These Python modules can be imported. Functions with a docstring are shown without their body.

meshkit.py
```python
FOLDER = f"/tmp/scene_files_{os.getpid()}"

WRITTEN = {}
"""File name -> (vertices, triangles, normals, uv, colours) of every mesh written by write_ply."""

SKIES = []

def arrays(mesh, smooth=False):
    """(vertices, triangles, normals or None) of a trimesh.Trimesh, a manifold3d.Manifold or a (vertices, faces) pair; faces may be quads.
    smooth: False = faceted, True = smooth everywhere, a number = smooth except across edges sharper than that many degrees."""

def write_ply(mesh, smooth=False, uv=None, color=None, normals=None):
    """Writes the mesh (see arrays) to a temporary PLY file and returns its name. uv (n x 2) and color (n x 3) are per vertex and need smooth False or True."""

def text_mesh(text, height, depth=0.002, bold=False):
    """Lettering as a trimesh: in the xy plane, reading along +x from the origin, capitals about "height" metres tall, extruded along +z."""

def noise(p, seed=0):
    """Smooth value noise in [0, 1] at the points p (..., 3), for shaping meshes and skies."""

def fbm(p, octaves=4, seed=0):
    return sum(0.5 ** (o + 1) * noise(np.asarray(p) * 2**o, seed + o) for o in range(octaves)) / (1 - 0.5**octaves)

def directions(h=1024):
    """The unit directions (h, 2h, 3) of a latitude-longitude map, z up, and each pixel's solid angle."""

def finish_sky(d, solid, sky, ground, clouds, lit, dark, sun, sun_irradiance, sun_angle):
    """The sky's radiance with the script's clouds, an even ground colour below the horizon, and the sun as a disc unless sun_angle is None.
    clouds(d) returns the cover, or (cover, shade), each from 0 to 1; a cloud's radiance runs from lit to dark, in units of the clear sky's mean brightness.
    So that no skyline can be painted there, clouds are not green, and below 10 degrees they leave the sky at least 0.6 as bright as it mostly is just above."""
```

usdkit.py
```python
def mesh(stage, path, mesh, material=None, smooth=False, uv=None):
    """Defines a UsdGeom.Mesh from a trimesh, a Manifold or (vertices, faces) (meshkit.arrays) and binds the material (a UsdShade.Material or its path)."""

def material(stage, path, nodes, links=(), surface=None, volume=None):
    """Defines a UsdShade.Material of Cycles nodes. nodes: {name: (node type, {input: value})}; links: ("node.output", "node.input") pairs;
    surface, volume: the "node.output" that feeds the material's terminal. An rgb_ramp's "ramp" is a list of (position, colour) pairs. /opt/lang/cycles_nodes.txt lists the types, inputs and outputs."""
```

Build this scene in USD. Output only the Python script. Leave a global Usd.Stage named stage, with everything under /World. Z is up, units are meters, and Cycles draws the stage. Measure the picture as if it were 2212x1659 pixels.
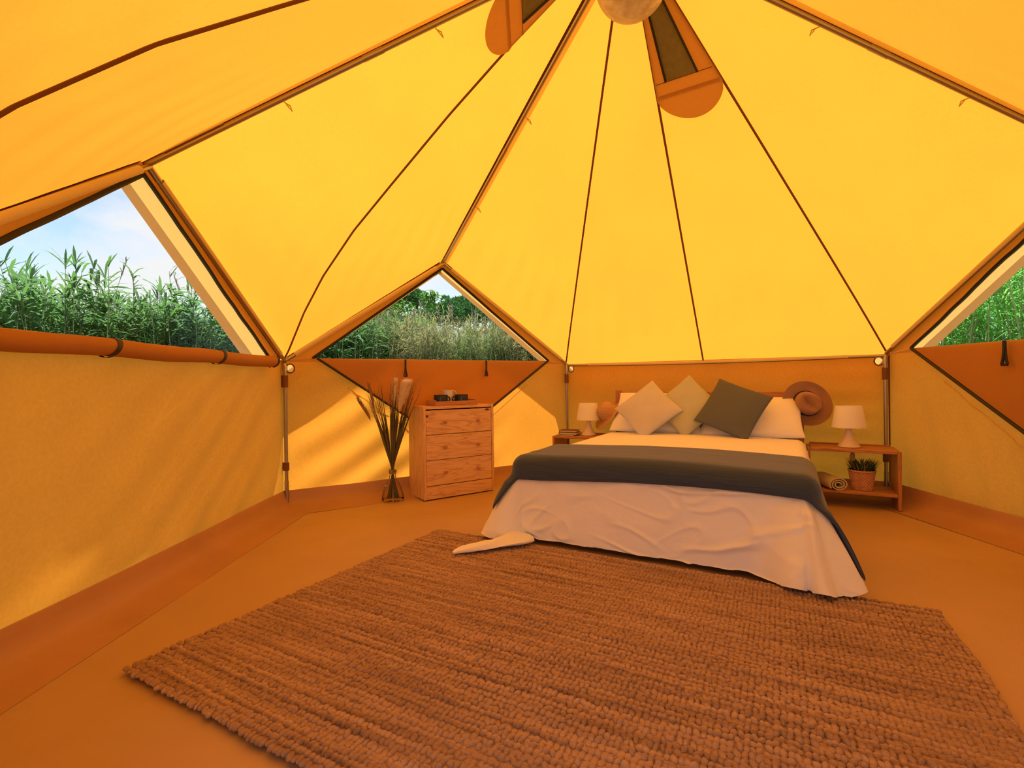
import math, random
import numpy as np, trimesh, usdkit, meshkit
from pxr import Usd, UsdGeom, UsdLux, UsdShade, Gf, Sdf, Vt

stage = Usd.Stage.CreateInMemory()
UsdGeom.SetStageUpAxis(stage, 'Z'); UsdGeom.SetStageMetersPerUnit(stage, 1.0)
UsdGeom.Xform.Define(stage, '/World')
PI = math.pi
rng = random.Random(7); nrng = np.random.default_rng(7)

# ------------------------------------------------------------------ camera, sky, sun, exposure
EXPOSURE = 0.0
F_PX, PITCH, ROLL, EYE = 1065.07, 0.004124, 0.012957, 0.87517
cam = UsdGeom.Camera.Define(stage, '/World/camera')
cam.CreateHorizontalApertureAttr(36.0); cam.CreateFocalLengthAttr(36.0 * F_PX / 2212)
cam.CreateClippingRangeAttr((0.02, 2000.0)); cam.CreateExposureAttr(EXPOSURE)
_c, _s, _cr, _sr = math.cos(PITCH), math.sin(PITCH), math.cos(ROLL), math.sin(ROLL)
_F = np.array([0, _c, -_s]); _U = np.array([0, _s, _c]); _R = np.array([1.0, 0, 0])
_rt = _cr * _R - _sr * _U; _up = _sr * _R + _cr * _U
cam.AddTransformOp().Set(Gf.Matrix4d(*_rt, 0, *_up, 0, *(-_F), 0, 0, 0, EYE, 1))

SUN_AZ, SUN_EL = math.radians(108), math.radians(70)
SUN = 3.8
sun = UsdLux.DistantLight.Define(stage, '/World/sun')
sun.CreateIntensityAttr(SUN); sun.CreateNormalizeAttr(True); sun.CreateAngleAttr(0.53); sun.CreateColorAttr((1.0, 0.95, 0.86))
sd = np.array([math.cos(SUN_AZ) * math.cos(SUN_EL), math.sin(SUN_AZ) * math.cos(SUN_EL), math.sin(SUN_EL)])
_x = np.cross([0, 0, 1], sd); _x /= np.linalg.norm(_x); _y = np.cross(sd, _x)
sun.AddTransformOp().Set(Gf.Matrix4d(*_x, 0, *_y, 0, *sd, 0, 0, 0, 30, 1))

sky = UsdLux.DomeLight.Define(stage, '/World/sky'); sky.CreateIntensityAttr(1.0)
sky_look = usdkit.material(stage, '/World/Looks/sky', {
    'tc': ('texture_coordinate', {}),
    'sky': ('sky_texture', {'sky_type': 'multiple_scattering', 'sun_disc': False, 'sun_elevation': SUN_EL, 'sun_rotation': PI / 2 - SUN_AZ, 'aerosol_density': 0.35}),
    'gain': ('mix', {'mix_type': 'multiply', 'fac': 1.0, 'color2': (0.112, 0.098, 0.092)}),
    'map': ('mapping', {'scale': (1.0, 1.0, 2.6), 'location': (0.35, 0.1, 0.2)}),
    'cl': ('noise_texture', {'scale': 2.1, 'detail': 7.0, 'roughness': 0.55, 'distortion': 0.4}),
    'cr': ('rgb_ramp', {'ramp': [(0.0, (0.12, 0.12, 0.12)), (0.40, (0.2, 0.2, 0.2)), (0.57, (1, 1, 1))]}),
    'mix': ('mix', {'mix_type': 'mix', 'color2': (0.94, 0.955, 0.97)}),
    'b': ('background_shader', {'strength': 1.0})},
    [('tc.generated', 'map.vector'), ('map.vector', 'cl.vector'), ('cl.fac', 'cr.fac'), ('sky.color', 'gain.color1'),
     ('gain.color', 'mix.color1'), ('cr.color', 'mix.fac'), ('mix.color', 'b.color')], surface='b.background')
UsdShade.MaterialBindingAPI.Apply(sky.GetPrim()).Bind(sky_look)

# ------------------------------------------------------------------ prim helpers
used = {}
def numbered(parent, name):
    k = used.get((parent, name), 0); used[(parent, name)] = k + 1
    return name if k == 0 else f'{name}_{k:03d}'
def path_of(p):
    return '/World' if p is None else str(p.GetPath())
def tag(o, label=None, cat=None, group=None, kind=None):
    p = o.GetPrim() if hasattr(o, 'GetPrim') else o
    for k, v in (('label', label), ('category', cat), ('group', group), ('kind', kind)):
        if v: p.SetCustomDataByKey(k, v)
    return p
def thing(name, label, cat, loc=(0, 0, 0), rotz=0.0, group=None, kind=None):
    x = UsdGeom.Xform.Define(stage, '/World/' + numbered('/World', name))
    x.AddTranslateOp().Set(Gf.Vec3d(*map(float, loc))); x.AddRotateZOp().Set(float(rotz))
    return tag(x, label, cat, group, kind)
def part(parent, name, loc=None, rotz=0.0):
    pp = path_of(parent); x = UsdGeom.Xform.Define(stage, pp + '/' + numbered(pp, name))
    if loc is not None: x.AddTranslateOp().Set(Gf.Vec3d(*map(float, loc))); x.AddRotateZOp().Set(float(rotz))
    return x.GetPrim()
def obj(name, mesh, mat, parent=None, smooth=35):
    pp = path_of(parent)
    m = usdkit.mesh(stage, pp + '/' + numbered(pp, name), mesh, L[mat], smooth=smooth)
    return m.GetPrim()
def dup(root, loc, rotz=0.0, label=None, group=None, scale=None, cat=None):
    d = root.GetCustomData(); base = root.GetName()
    if base[-4:-3] == '_' and base[-3:].isdigit(): base = base[:-4]
    x = UsdGeom.Xform.Define(stage, '/World/' + numbered('/World', base))
    x.GetPrim().GetReferences().AddInternalReference(root.GetPath())
    x.ClearXformOpOrder()
    x.AddTranslateOp().Set(Gf.Vec3d(*map(float, loc))); x.AddRotateZOp().Set(float(rotz))
    if scale is not None: x.AddScaleOp().Set(Gf.Vec3f(*map(float, scale)))
    x.GetPrim().SetInstanceable(True)
    return tag(x, label or d['label'], cat or d['category'], group or d.get('group'))

# ------------------------------------------------------------------ mesh helpers
def cat(ms):
    vs, fs, n = [], [], 0
    for m in ms:
        v, f = (m.vertices, m.faces) if hasattr(m, 'vertices') else m
        v, f = np.asarray(v, float), np.asarray(f)
        if f.shape[1] == 4: f = np.vstack([f[:, [0, 1, 2]], f[:, [0, 2, 3]]])
        vs.append(v); fs.append(f + n); n += len(v)
    return np.vstack(vs), np.vstack(fs)
def grid(P):
    """P: (n, m, 3) points -> (verts, triangles)"""
    n, m = P.shape[:2]
    i, j = np.meshgrid(np.arange(n - 1), np.arange(m - 1), indexing='ij')
    a = (i * m + j).ravel(); b = a + 1; c = a + m + 1; d = a + m
    return P.reshape(-1, 3), np.vstack([np.stack([a, b, c], 1), np.stack([a, c, d], 1)])
def tube(pts, r, sides=8, caps=True):
    p = np.asarray(pts, float); n = len(p)
    t = np.gradient(p, axis=0); t /= np.linalg.norm(t, axis=1, keepdims=True) + 1e-12
    ref = np.array([0, 0, 1.0]) if abs(t[0, 2]) < 0.9 else np.array([1.0, 0, 0])
    a = np.cross(t[0], ref); a /= np.linalg.norm(a); A = []
    for k in range(n):
        a = a - t[k] * (a @ t[k]); a /= np.linalg.norm(a); A.append(a)
    A = np.array(A); B = np.cross(t, A)
    ang = np.arange(sides + 1) % sides * 2 * PI / sides
    rr = np.broadcast_to(np.asarray(r, float), (n,))
    V = p[:, None] + rr[:, None, None] * (np.cos(ang)[None, :, None] * A[:, None] + np.sin(ang)[None, :, None] * B[:, None])
    v = V[:, :sides].reshape(-1, 3)
    i, j = np.meshgrid(np.arange(n - 1), np.arange(sides), indexing='ij'); i, j = i.ravel(), j.ravel(); k = (j + 1) % sides
    f = np.vstack([np.stack([i * sides + j, i * sides + k, (i + 1) * sides + k], 1), np.stack([i * sides + j, (i + 1) * sides + k, (i + 1) * sides + j], 1)])
    if caps:
        v = np.vstack([v, p[:1], p[-1:]]); c0 = n * sides
        J = np.arange(sides); K = (J + 1) % sides
        f = np.vstack([f, np.stack([K, J, np.full(sides, c0)], 1), np.stack([(n - 1) * sides + J, (n - 1) * sides + K, np.full(sides, c0 + 1)], 1)])
    return v, f
def lathe(prof, n=32, loc=(0, 0, 0)):
    prof = np.asarray(prof, float); a = np.arange(n + 1) * 2 * PI / n
    P = np.stack([prof[:, 0:1] * np.cos(a), prof[:, 0:1] * np.sin(a), np.repeat(prof[:, 1:2], n + 1, 1)], -1) + np.asarray(loc)
    v, f = grid(P)
    m = trimesh.Trimesh(v, f, process=True); m.merge_vertices(); return m
def box(sx, sy, sz, c=(0, 0, 0), bev=0.003):
    """chamfered box centred on c"""
    h = np.array([sx, sy, sz]) / 2; b = min(bev, h.min() * 0.9); pts = []
    for s in np.ndindex(2, 2, 2):
        s = np.array(s) * 2 - 1
        for k in range(3):
            q = h - b; q[k] = h[k]; pts.append(s * q)
    m = trimesh.convex.convex_hull(np.array(pts)); m.apply_translation(c); return m
def box2(x0, x1, y0, y1, z0, z1, bev=0.003):
    return box(x1 - x0, y1 - y0, z1 - z0, ((x0 + x1) / 2, (y0 + y1) / 2, (z0 + z1) / 2), bev)
def fb(P, sc, oct=3, seed=0):
    return meshkit.fbm(np.asarray(P, float) * np.asarray(sc), oct, seed) - 0.5
def rot(axis, a):
    return trimesh.transformations.rotation_matrix(a, axis)[:3, :3]

# ------------------------------------------------------------------ materials
L = {}
def mat(name, nodes, links=(), surface='p.BSDF', volume=None):
    L[name] = usdkit.material(stage, '/World/Looks/' + name, nodes, links, surface=surface, volume=volume); return L[name]
def plain(name, col, rough=0.6, bump=None, var=0.0, vscale=6.0, **kw):
    nodes = {'tc': ('texture_coordinate', {}), 'p': ('principled_bsdf', {'base_color': col, 'roughness': rough, **kw})}; links = []
    if var:
        nodes['n'] = ('noise_texture', {'scale': vscale, 'detail': 4.0})
        nodes['r'] = ('rgb_ramp', {'ramp': [(0.3, tuple(c * (1 - var) for c in col)), (0.7, tuple(min(1, c * (1 + var)) for c in col))]})
        links += [('tc.object', 'n.vector'), ('n.fac', 'r.fac'), ('r.color', 'p.base_color')]
    if bump:
        sc, st, ds = bump
        nodes['bn'] = ('noise_texture', {'scale': sc, 'detail': 3.0}); nodes['b'] = ('bump', {'strength': st, 'distance': ds})
        links += [('tc.object', 'bn.vector'), ('bn.fac', 'b.height'), ('b.normal', 'p.normal')]
    return mat(name, nodes, links)
def canvas(name, refl, trans, var=0.10, grain=60.0):
    """woven cotton canvas: reflects on both sides and lets warm light through"""
    mat(name, {'tc': ('texture_coordinate', {}), 'n1': ('noise_texture', {'scale': grain, 'detail': 3.0}), 'n2': ('noise_texture', {'scale': 2.2, 'detail': 4.0}),
               'm': ('math', {'math_type': 'multiply_add', 'value2': 0.55, 'value3': 0.0}), 'a': ('math', {'math_type': 'multiply_add', 'value2': 0.45}),
               'rt': ('rgb_ramp', {'ramp': [(0.32, tuple(c * (1 - var) for c in trans)), (0.68, tuple(c * (1 + var) for c in trans))]}),
               'rr': ('rgb_ramp', {'ramp': [(0.32, tuple(c * (1 - var * .6) for c in refl)), (0.68, tuple(c * (1 + var * .6) for c in refl))]}),
               'bn': ('bump', {'strength': 0.12, 'distance': 0.004}),
               'd': ('diffuse_bsdf', {}), 't': ('translucent_bsdf', {}), 's': ('add_closure', {})},
        [('tc.object', 'n1.vector'), ('tc.object', 'n2.vector'), ('n2.fac', 'm.value1'), ('n1.fac', 'a.value1'), ('m.value', 'a.value3'),
         ('a.value', 'rt.fac'), ('a.value', 'rr.fac'), ('rt.color', 't.color'), ('rr.color', 'd.color'), ('n1.fac', 'bn.height'), ('bn.normal', 'd.normal'),
         ('d.BSDF', 's.closure1'), ('t.BSDF', 's.closure2')], surface='s.closure')
canvas('canvas_roof', (0.36, 0.18, 0.052), (0.300, 0.110, 0.0088), 0.045, 80.0)
canvas('canvas_wall', (0.36, 0.185, 0.058), (0.315, 0.130, 0.0128), 0.11, 70.0)
canvas('canvas_double', (0.37, 0.185, 0.055), (0.165, 0.062, 0.0065), 0.06)
canvas('canvas_band', (0.38, 0.22, 0.07), (0.48, 0.44, 0.30), 0.04)
canvas('canvas_gable', (0.40, 0.20, 0.060), (0.25, 0.100, 0.011), 0.06)
canvas('canvas_patch', (0.36, 0.20, 0.07), (0.205, 0.135, 0.08), 0.06)
canvas('canvas_verge', (0.42, 0.36, 0.26), (0.20, 0.105, 0.026), 0.04)  # same cloth as the roof, skylight and ground bounce put into the tan
canvas('canvas_hem', (0.36, 0.26, 0.17), (0.075, 0.034, 0.009), 0.04)
canvas('sleeve_cream', (0.60, 0.50, 0.30), (0.12, 0.065, 0.012), 0.04)
canvas('canvas_vent', (0.20, 0.19, 0.10), (0.06, 0.07, 0.06), 0.25, 40.0)
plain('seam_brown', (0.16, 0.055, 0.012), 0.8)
plain('steel', (0.42, 0.38, 0.33), 0.32, metallic=1.0)
plain('sleeve_brown', (0.16, 0.06, 0.02), 0.7)
plain('hook', (0.5, 0.38, 0.15), 0.5)
plain('groundsheet', (0.47, 0.30, 0.14), 0.55, (5.0, 0.25, 0.012), 0.07, 2.2)
plain('groundsheet_rim', (0.44, 0.235, 0.105), 0.5, (9.0, 0.3, 0.01), 0.08, 3.0)  # same sheet as the floor, shade along the walls put into a darker colour
plain('black_web', (0.012, 0.011, 0.012), 0.55)
mat('pane', {'f': ('fresnel', {'IOR': 1.06}), 't': ('transparent_bsdf', {'color': (0.97, 0.975, 0.97)}), 'g': ('glossy_bsdf', {'color': (1, 1, 1), 'roughness': 0.04}), 'm': ('mix_closure', {})},
    [('f.fac', 'm.fac'), ('t.BSDF', 'm.closure1'), ('g.BSDF', 'm.closure2')], surface='m.closure')
def wood(name, axis, base=(0.68, 0.43, 0.205), dark=(0.50, 0.26, 0.105), knots=True):
    sc = {'x': (1.0, 9.0, 9.0), 'y': (9.0, 1.0, 9.0), 'z': (9.0, 9.0, 1.0)}[axis]
    ks = {'x': (4.0, 9.0, 9.0), 'y': (9.0, 4.0, 9.0), 'z': (9.0, 9.0, 4.0)}[axis]
    nodes = {'tc': ('texture_coordinate', {}), 'oi': ('object_info', {}), 'add': ('vector_math', {'math_type': 'add'}), 'sc': ('math', {'math_type': 'multiply', 'value2': 7.3}),
             'cx': ('combine_xyz', {}), 'map': ('mapping', {'scale': sc}), 'kmap': ('mapping', {'scale': ks}),
             'n': ('noise_texture', {'scale': 1.6, 'detail': 3.0, 'distortion': 0.7}), 'w': ('math', {'math_type': 'multiply', 'value2': 9.0}), 'fr': ('math', {'math_type': 'pingpong', 'value2': 0.5}),
             'r': ('rgb_ramp', {'ramp': [(0.0, dark), (0.13, tuple((a * 2 + b) / 3 for a, b in zip(base, dark))), (0.35, base), (1.0, tuple(c * 1.06 for c in base))]}),
             'k': ('voronoi_texture', {'scale': 1.0, 'randomness': 1.0}), 'kr': ('rgb_ramp', {'ramp': [(0.0, (1, 1, 1)), (0.06, (1, 1, 1)), (0.085, (0.25, 0.25, 0.25)), (0.15, (0, 0, 0))]}),
             'mk': ('mix', {'mix_type': 'mix', 'color2': (0.075, 0.02, 0.008)}), 'p': ('principled_bsdf', {'roughness': 0.5, 'specular_ior_level': 0.35})}
    links = [('oi.random', 'sc.value1'), ('sc.value', 'cx.x'), ('sc.value', 'cx.y'), ('tc.object', 'add.vector1'), ('cx.vector', 'add.vector2'), ('add.vector', 'map.vector'), ('add.vector', 'kmap.vector'),
             ('map.vector', 'n.vector'), ('n.fac', 'w.value1'), ('w.value', 'fr.value1'), ('fr.value', 'r.fac'), ('kmap.vector', 'k.vector'), ('k.distance', 'kr.fac'), ('r.color', 'mk.color1'), ('mk.color', 'p.base_color')]
    if knots: links.append(('kr.color', 'mk.fac'))
    else: nodes['mk'][1]['fac'] = 0.0
    mat(name, nodes, links)
for ax in 'xyz': wood('pine_' + ax, ax)
for ax in 'xyz': wood('stained_' + ax, ax, (0.47, 0.22, 0.085), (0.33, 0.13, 0.045), False)
plain('linen_white', (0.81, 0.80, 0.77), 0.85, (28.0, 0.35, 0.006), sheen_weight=0.15)
plain('pillow_white', (0.81, 0.81, 0.79), 0.85, (18.0, 0.25, 0.008), sheen_weight=0.15)
mat('throw_cloth', {'tc': ('texture_coordinate', {}), 'map': ('mapping', {'scale': (2.0, 60.0, 60.0)}), 'n': ('noise_texture', {'scale': 3.0, 'detail': 4.0}),
    'r': ('rgb_ramp', {'ramp': [(0.3, (0.018, 0.034, 0.066)), (0.7, (0.034, 0.054, 0.090))]}), 'f': ('noise_texture', {'scale': 420.0, 'detail': 2.0}), 'b': ('bump', {'strength': 0.35, 'distance': 0.002}),
    'p': ('principled_bsdf', {'roughness': 0.9, 'sheen_weight': 0.3})},
    [('tc.object', 'map.vector'), ('map.vector', 'n.vector'), ('n.fac', 'r.fac'), ('r.color', 'p.base_color'), ('tc.object', 'f.vector'), ('f.fac', 'b.height'), ('b.normal', 'p.normal')])
plain('cushion_beige', (0.55, 0.54, 0.50), 0.9, (300.0, 0.3, 0.002), 0.05, 8.0)
plain('cushion_olive', (0.46, 0.48, 0.36), 0.9, (300.0, 0.3, 0.002), 0.05, 8.0)
plain('cushion_grey', (0.105, 0.118, 0.120), 0.9, (300.0, 0.3, 0.002), 0.06, 8.0)
mat('lamp_shade', {'d': ('diffuse_bsdf', {'color': (0.64, 0.64, 0.62)}), 't': ('translucent_bsdf', {'color': (0.33, 0.33, 0.31)}), 's': ('add_closure', {})}, [('d.BSDF', 's.closure1'), ('t.BSDF', 's.closure2')], surface='s.closure')
plain('lamp_plastic', (0.72, 0.60, 0.50), 0.35)
mat('straw', {'tc': ('texture_coordinate', {}), 'w': ('wave_texture', {'wave_type': 'bands', 'bands_direction': 'z', 'scale': 55.0, 'distortion': 1.5, 'detail': 2.0, 'detail_scale': 3.0}),
    'r': ('rgb_ramp', {'ramp': [(0.0, (0.40, 0.22, 0.09)), (0.6, (0.60, 0.36, 0.16))]}), 'b': ('bump', {'strength': 0.4, 'distance': 0.003}), 'p': ('principled_bsdf', {'roughness': 0.75})},
    [('tc.object', 'w.vector'), ('w.fac', 'r.fac'), ('r.color', 'p.base_color'), ('w.fac', 'b.height'), ('b.normal', 'p.normal')])
plain('felt', (0.34, 0.175, 0.085), 0.95, (160.0, 0.15, 0.002), 0.05, 14.0, sheen_weight=0.2)
plain('hat_band', (0.018, 0.015, 0.013), 0.7)
plain('book_cover_red', (0.17, 0.055, 0.035), 0.5); plain('book_cover_dark', (0.06, 0.045, 0.05), 0.5)
plain('paper', (0.66, 0.57, 0.47), 0.9)
plain('mug_glaze', (0.010, 0.014, 0.015), 0.45); plain('mug_print', (0.30, 0.32, 0.31), 0.6)
plain('jug_glaze', (0.72, 0.66, 0.56), 0.2)
mat('clear_glass', {'p': ('principled_bsdf', {'base_color': (0.97, 0.97, 0.96), 'transmission_weight': 1.0, 'roughness': 0.02, 'ior': 1.45, 'thin_wall': True})})
L['clear_glass'] = mat('flask_glass', {'f': ('fresnel', {'IOR': 1.18}), 't': ('transparent_bsdf', {'color': (0.94, 0.93, 0.91)}), 'g': ('glossy_bsdf', {'color': (1, 1, 1), 'roughness': 0.02}), 'm': ('mix_closure', {})},
    [('f.fac', 'm.fac'), ('t.BSDF', 'm.closure1'), ('g.BSDF', 'm.closure2')], surface='m.closure')
plain('stem_dark', (0.085, 0.075, 0.03), 0.7, None, 0.3, 12.0); plain('stem_straw', (0.34, 0.22, 0.10), 0.8)
plain('raffia', (0.26, 0.19, 0.11), 0.85)
plain('towel', (0.60, 0.53, 0.40), 0.95, (260.0, 0.5, 0.003))
plain('wicker', (0.52, 0.26, 0.13), 0.7, None, 0.15, 30.0)
plain('pot_grass', (0.018, 0.075, 0.028), 0.5, None, 0.35, 25.0); plain('dry_blade', (0.34, 0.19, 0.07), 0.7); plain('soil', (0.03, 0.02, 0.012), 0.95)
mat('jute', {'tc': ('texture_coordinate', {}), 'g': ('geometry', {}), 'map': ('mapping', {'scale': (1.1, 26.0, 1.0)}), 'n': ('noise_texture', {'scale': 1.7, 'detail': 3.0}),
    'ma': ('math', {'math_type': 'multiply_add', 'value2': 0.42}), 'mb': ('math', {'math_type': 'multiply', 'value2': 0.64}),
    'r': ('rgb_ramp', {'ramp': [(0.15, (0.25, 0.145, 0.085)), (0.40, (0.57, 0.37, 0.23)), (0.62, (0.74, 0.52, 0.345)), (0.9, (0.90, 0.74, 0.56))]}),
    'fm': ('mapping', {'scale': (60.0, 300.0, 100.0)}), 'f': ('noise_texture', {'scale': 3.0, 'detail': 3.0}), 'b': ('bump', {'strength': 0.9, 'distance': 0.005}), 'p': ('principled_bsdf', {'roughness': 0.9})},
    [('tc.object', 'map.vector'), ('map.vector', 'n.vector'), ('g.random_per_island', 'ma.value1'), ('n.fac', 'mb.value1'), ('mb.value', 'ma.value3'), ('ma.value', 'r.fac'), ('r.color', 'p.base_color'),
     ('tc.object', 'fm.vector'), ('fm.vector', 'f.vector'), ('f.fac', 'b.height'), ('b.normal', 'p.normal')])
mat('lantern_paper', {'tc': ('texture_coordinate', {}), 'n': ('noise_texture', {'scale': 26.0, 'detail': 3.0}), 'r': ('rgb_ramp', {'ramp': [(0.35, (0.58, 0.50, 0.42)), (0.7, (0.82, 0.76, 0.68))]}),
    'b': ('bump', {'strength': 0.8, 'distance': 0.012}), 'p': ('principled_bsdf', {'roughness': 0.45})},
    [('tc.object', 'n.vector'), ('n.fac', 'r.fac'), ('r.color', 'p.base_color'), ('n.fac', 'b.height'), ('b.normal', 'p.normal')])
mat('plume_cream', {'d': ('diffuse_bsdf', {'color': (0.52, 0.47, 0.38)}), 't': ('translucent_bsdf', {'color': (0.42, 0.38, 0.30)}), 's': ('add_closure', {})}, [('d.BSDF', 's.closure1'), ('t.BSDF', 's.closure2')], surface='s.closure')
def leaf(name, a, b, tr, sc=3.0):
    mat(name, {'tc': ('texture_coordinate', {}), 'g': ('geometry', {}), 'r': ('rgb_ramp', {'ramp': [(0.0, a), (1.0, b)]}),
        'd': ('principled_bsdf', {'roughness': 0.75, 'specular_ior_level': 0.12}), 't': ('translucent_bsdf', {'color': tr}), 'm': ('mix_closure', {'fac': 0.4})},
        [('g.random_per_island', 'r.fac'), ('r.color', 'd.base_color'), ('d.BSDF', 'm.closure1'), ('t.BSDF', 'm.closure2')], surface='m.closure')
leaf('cane_leaf', (0.058, 0.134, 0.053), (0.164, 0.260, 0.106), (0.115, 0.260, 0.067))
leaf('dry_reed', (0.182, 0.182, 0.086), (0.430, 0.376, 0.204), (0.290, 0.280, 0.107))
leaf('reed_green', (0.092, 0.144, 0.047), (0.247, 0.289, 0.103), (0.175, 0.258, 0.062))
leaf('shrub_leaf', (0.126, 0.313, 0.078), (0.313, 0.626, 0.173), (0.235, 0.626, 0.109))
leaf('tree_leaf', (0.052, 0.129, 0.026), (0.138, 0.258, 0.052), (0.120, 0.292, 0.034))
leaf('pine_needle', (0.036, 0.108, 0.036), (0.088, 0.196, 0.062), (0.041, 0.124, 0.031))
plain('cane_stem', (0.22, 0.24, 0.11), 0.6, None, 0.25, 4.0); plain('bark', (0.14, 0.10, 0.07), 0.9); plain('reed_plume', (0.22, 0.18, 0.13), 0.9)
plain('meadow', (0.13, 0.14, 0.055), 0.95, None, 0.25, 0.6)

# ------------------------------------------------------------------ tent geometry: a regular hexagon, 5 m across, 2.95 m high
CEN = np.array([0.5477, 2.2610]); RAD = 2.495; PHI = 1.58118
HW, HA, ZP = 1.04, 2.952, 1.897
def vert(k): a = PHI - (k - 2) * PI / 3; return CEN + RAD * np.array([math.cos(a), math.sin(a)])
P = [vert(k) for k in range(6)]
def v3(q, z): return np.array([q[0], q[1], z])
SIDE = RAD
def bay(k):
    a, b = P[k % 6], P[(k + 1) % 6]; e = (b - a) / SIDE; n = np.array([-e[1], e[0]])
    if n @ (CEN - a) > 0: n = -n
    m = (a + b) / 2
    return a, b, e, n, m                                               # n points outwards
def peak(k):
    a, b, e, n, m = bay(k); return v3(m + n * 0.054, ZP)
FLAT = 2
WALLS = ['wall_left', 'wall_back_left', 'wall_back', 'wall_right', 'wall_front_right', 'wall_front']
def wp(k, s, t, off=0.0):
    """point on wall k: s metres from its first corner, t above the floor, off metres inwards"""
    a, b, e, n, m = bay(k); s, t, off = np.broadcast_arrays(np.asarray(s, float), t, off)
    return np.stack([a[0] + e[0] * s - n[0] * off, a[1] + e[1] * s - n[1] * off, t + 0 * s], -1)
def gp(k, s, t, off=0.0):
    """point on gable k: t measured up the slightly leaning gable from the wall's top"""
    a, b, e, n, m = bay(k); s, t, off = np.broadcast_arrays(np.asarray(s, float), t, off)
    H = math.hypot(ZP - HW, 0.054); lean, up = 0.054 / H, (ZP - HW) / H
    o = t * lean - off
    return np.stack([a[0] + e[0] * s + n[0] * o, a[1] + e[1] * s + n[1] * o, HW + t * up], -1)

HUB_Z, HUB_R = 2.93, 0.06
BU = [0, .024, .1, .18, .3, .43, .61, .76, 1.0]; BZ = np.array([0, .006, .14, .215, .245, .22, .18, .125, 0])
BULGE = [0.88, 1.0, 0.10, 0.06, 0.9, 0.9]
def seam_line(k, u):
    u = np.asarray(u, float); p = P[k % 6]; d = (p - CEN) / RAD; r = RAD + (HUB_R - RAD) * u
    z = HW + (HUB_Z - HW) * u + np.interp(u, BU, BZ) * BULGE[k % 6]
    return np.stack([CEN[0] + d[0] * r, CEN[1] + d[1] * r, z], -1)
def ridge_line(k, u):
    u = np.asarray(u, float); pk = peak(k) if k % 6 != FLAT else v3(bay(k)[4], HW)
    d = pk[:2] - CEN; R = np.linalg.norm(d); d = d / R; r = R + (HUB_R - R) * u
    return np.stack([CEN[0] + d[0] * r, CEN[1] + d[1] * r, pk[2] + (HUB_Z - pk[2]) * u], -1)
def roof_pt(k, side, u, v, off=0.0):
    """roof half-panel of bay k; side 0 leans to corner k, side 1 to corner k+1; v runs from the ridge to the seam; off metres inwards"""
    u, v = np.broadcast_arrays(np.asarray(u, float), np.asarray(v, float))
    q = ridge_line(k, u) * (1 - v[..., None]) + seam_line(k + side, u) * v[..., None]
    g = ridge_line(k, np.array([0.3])) [0]; A = seam_line(k + side, np.array([0.3]))[0]; H = np.array([CEN[0], CEN[1], HUB_Z])
    n = np.cross(A - g, H - g); n /= np.linalg.norm(n); n = n if n[2] < 0 else -n
    return q + n * np.asarray(off)[..., None] if np.ndim(off) else q + n * off

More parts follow.
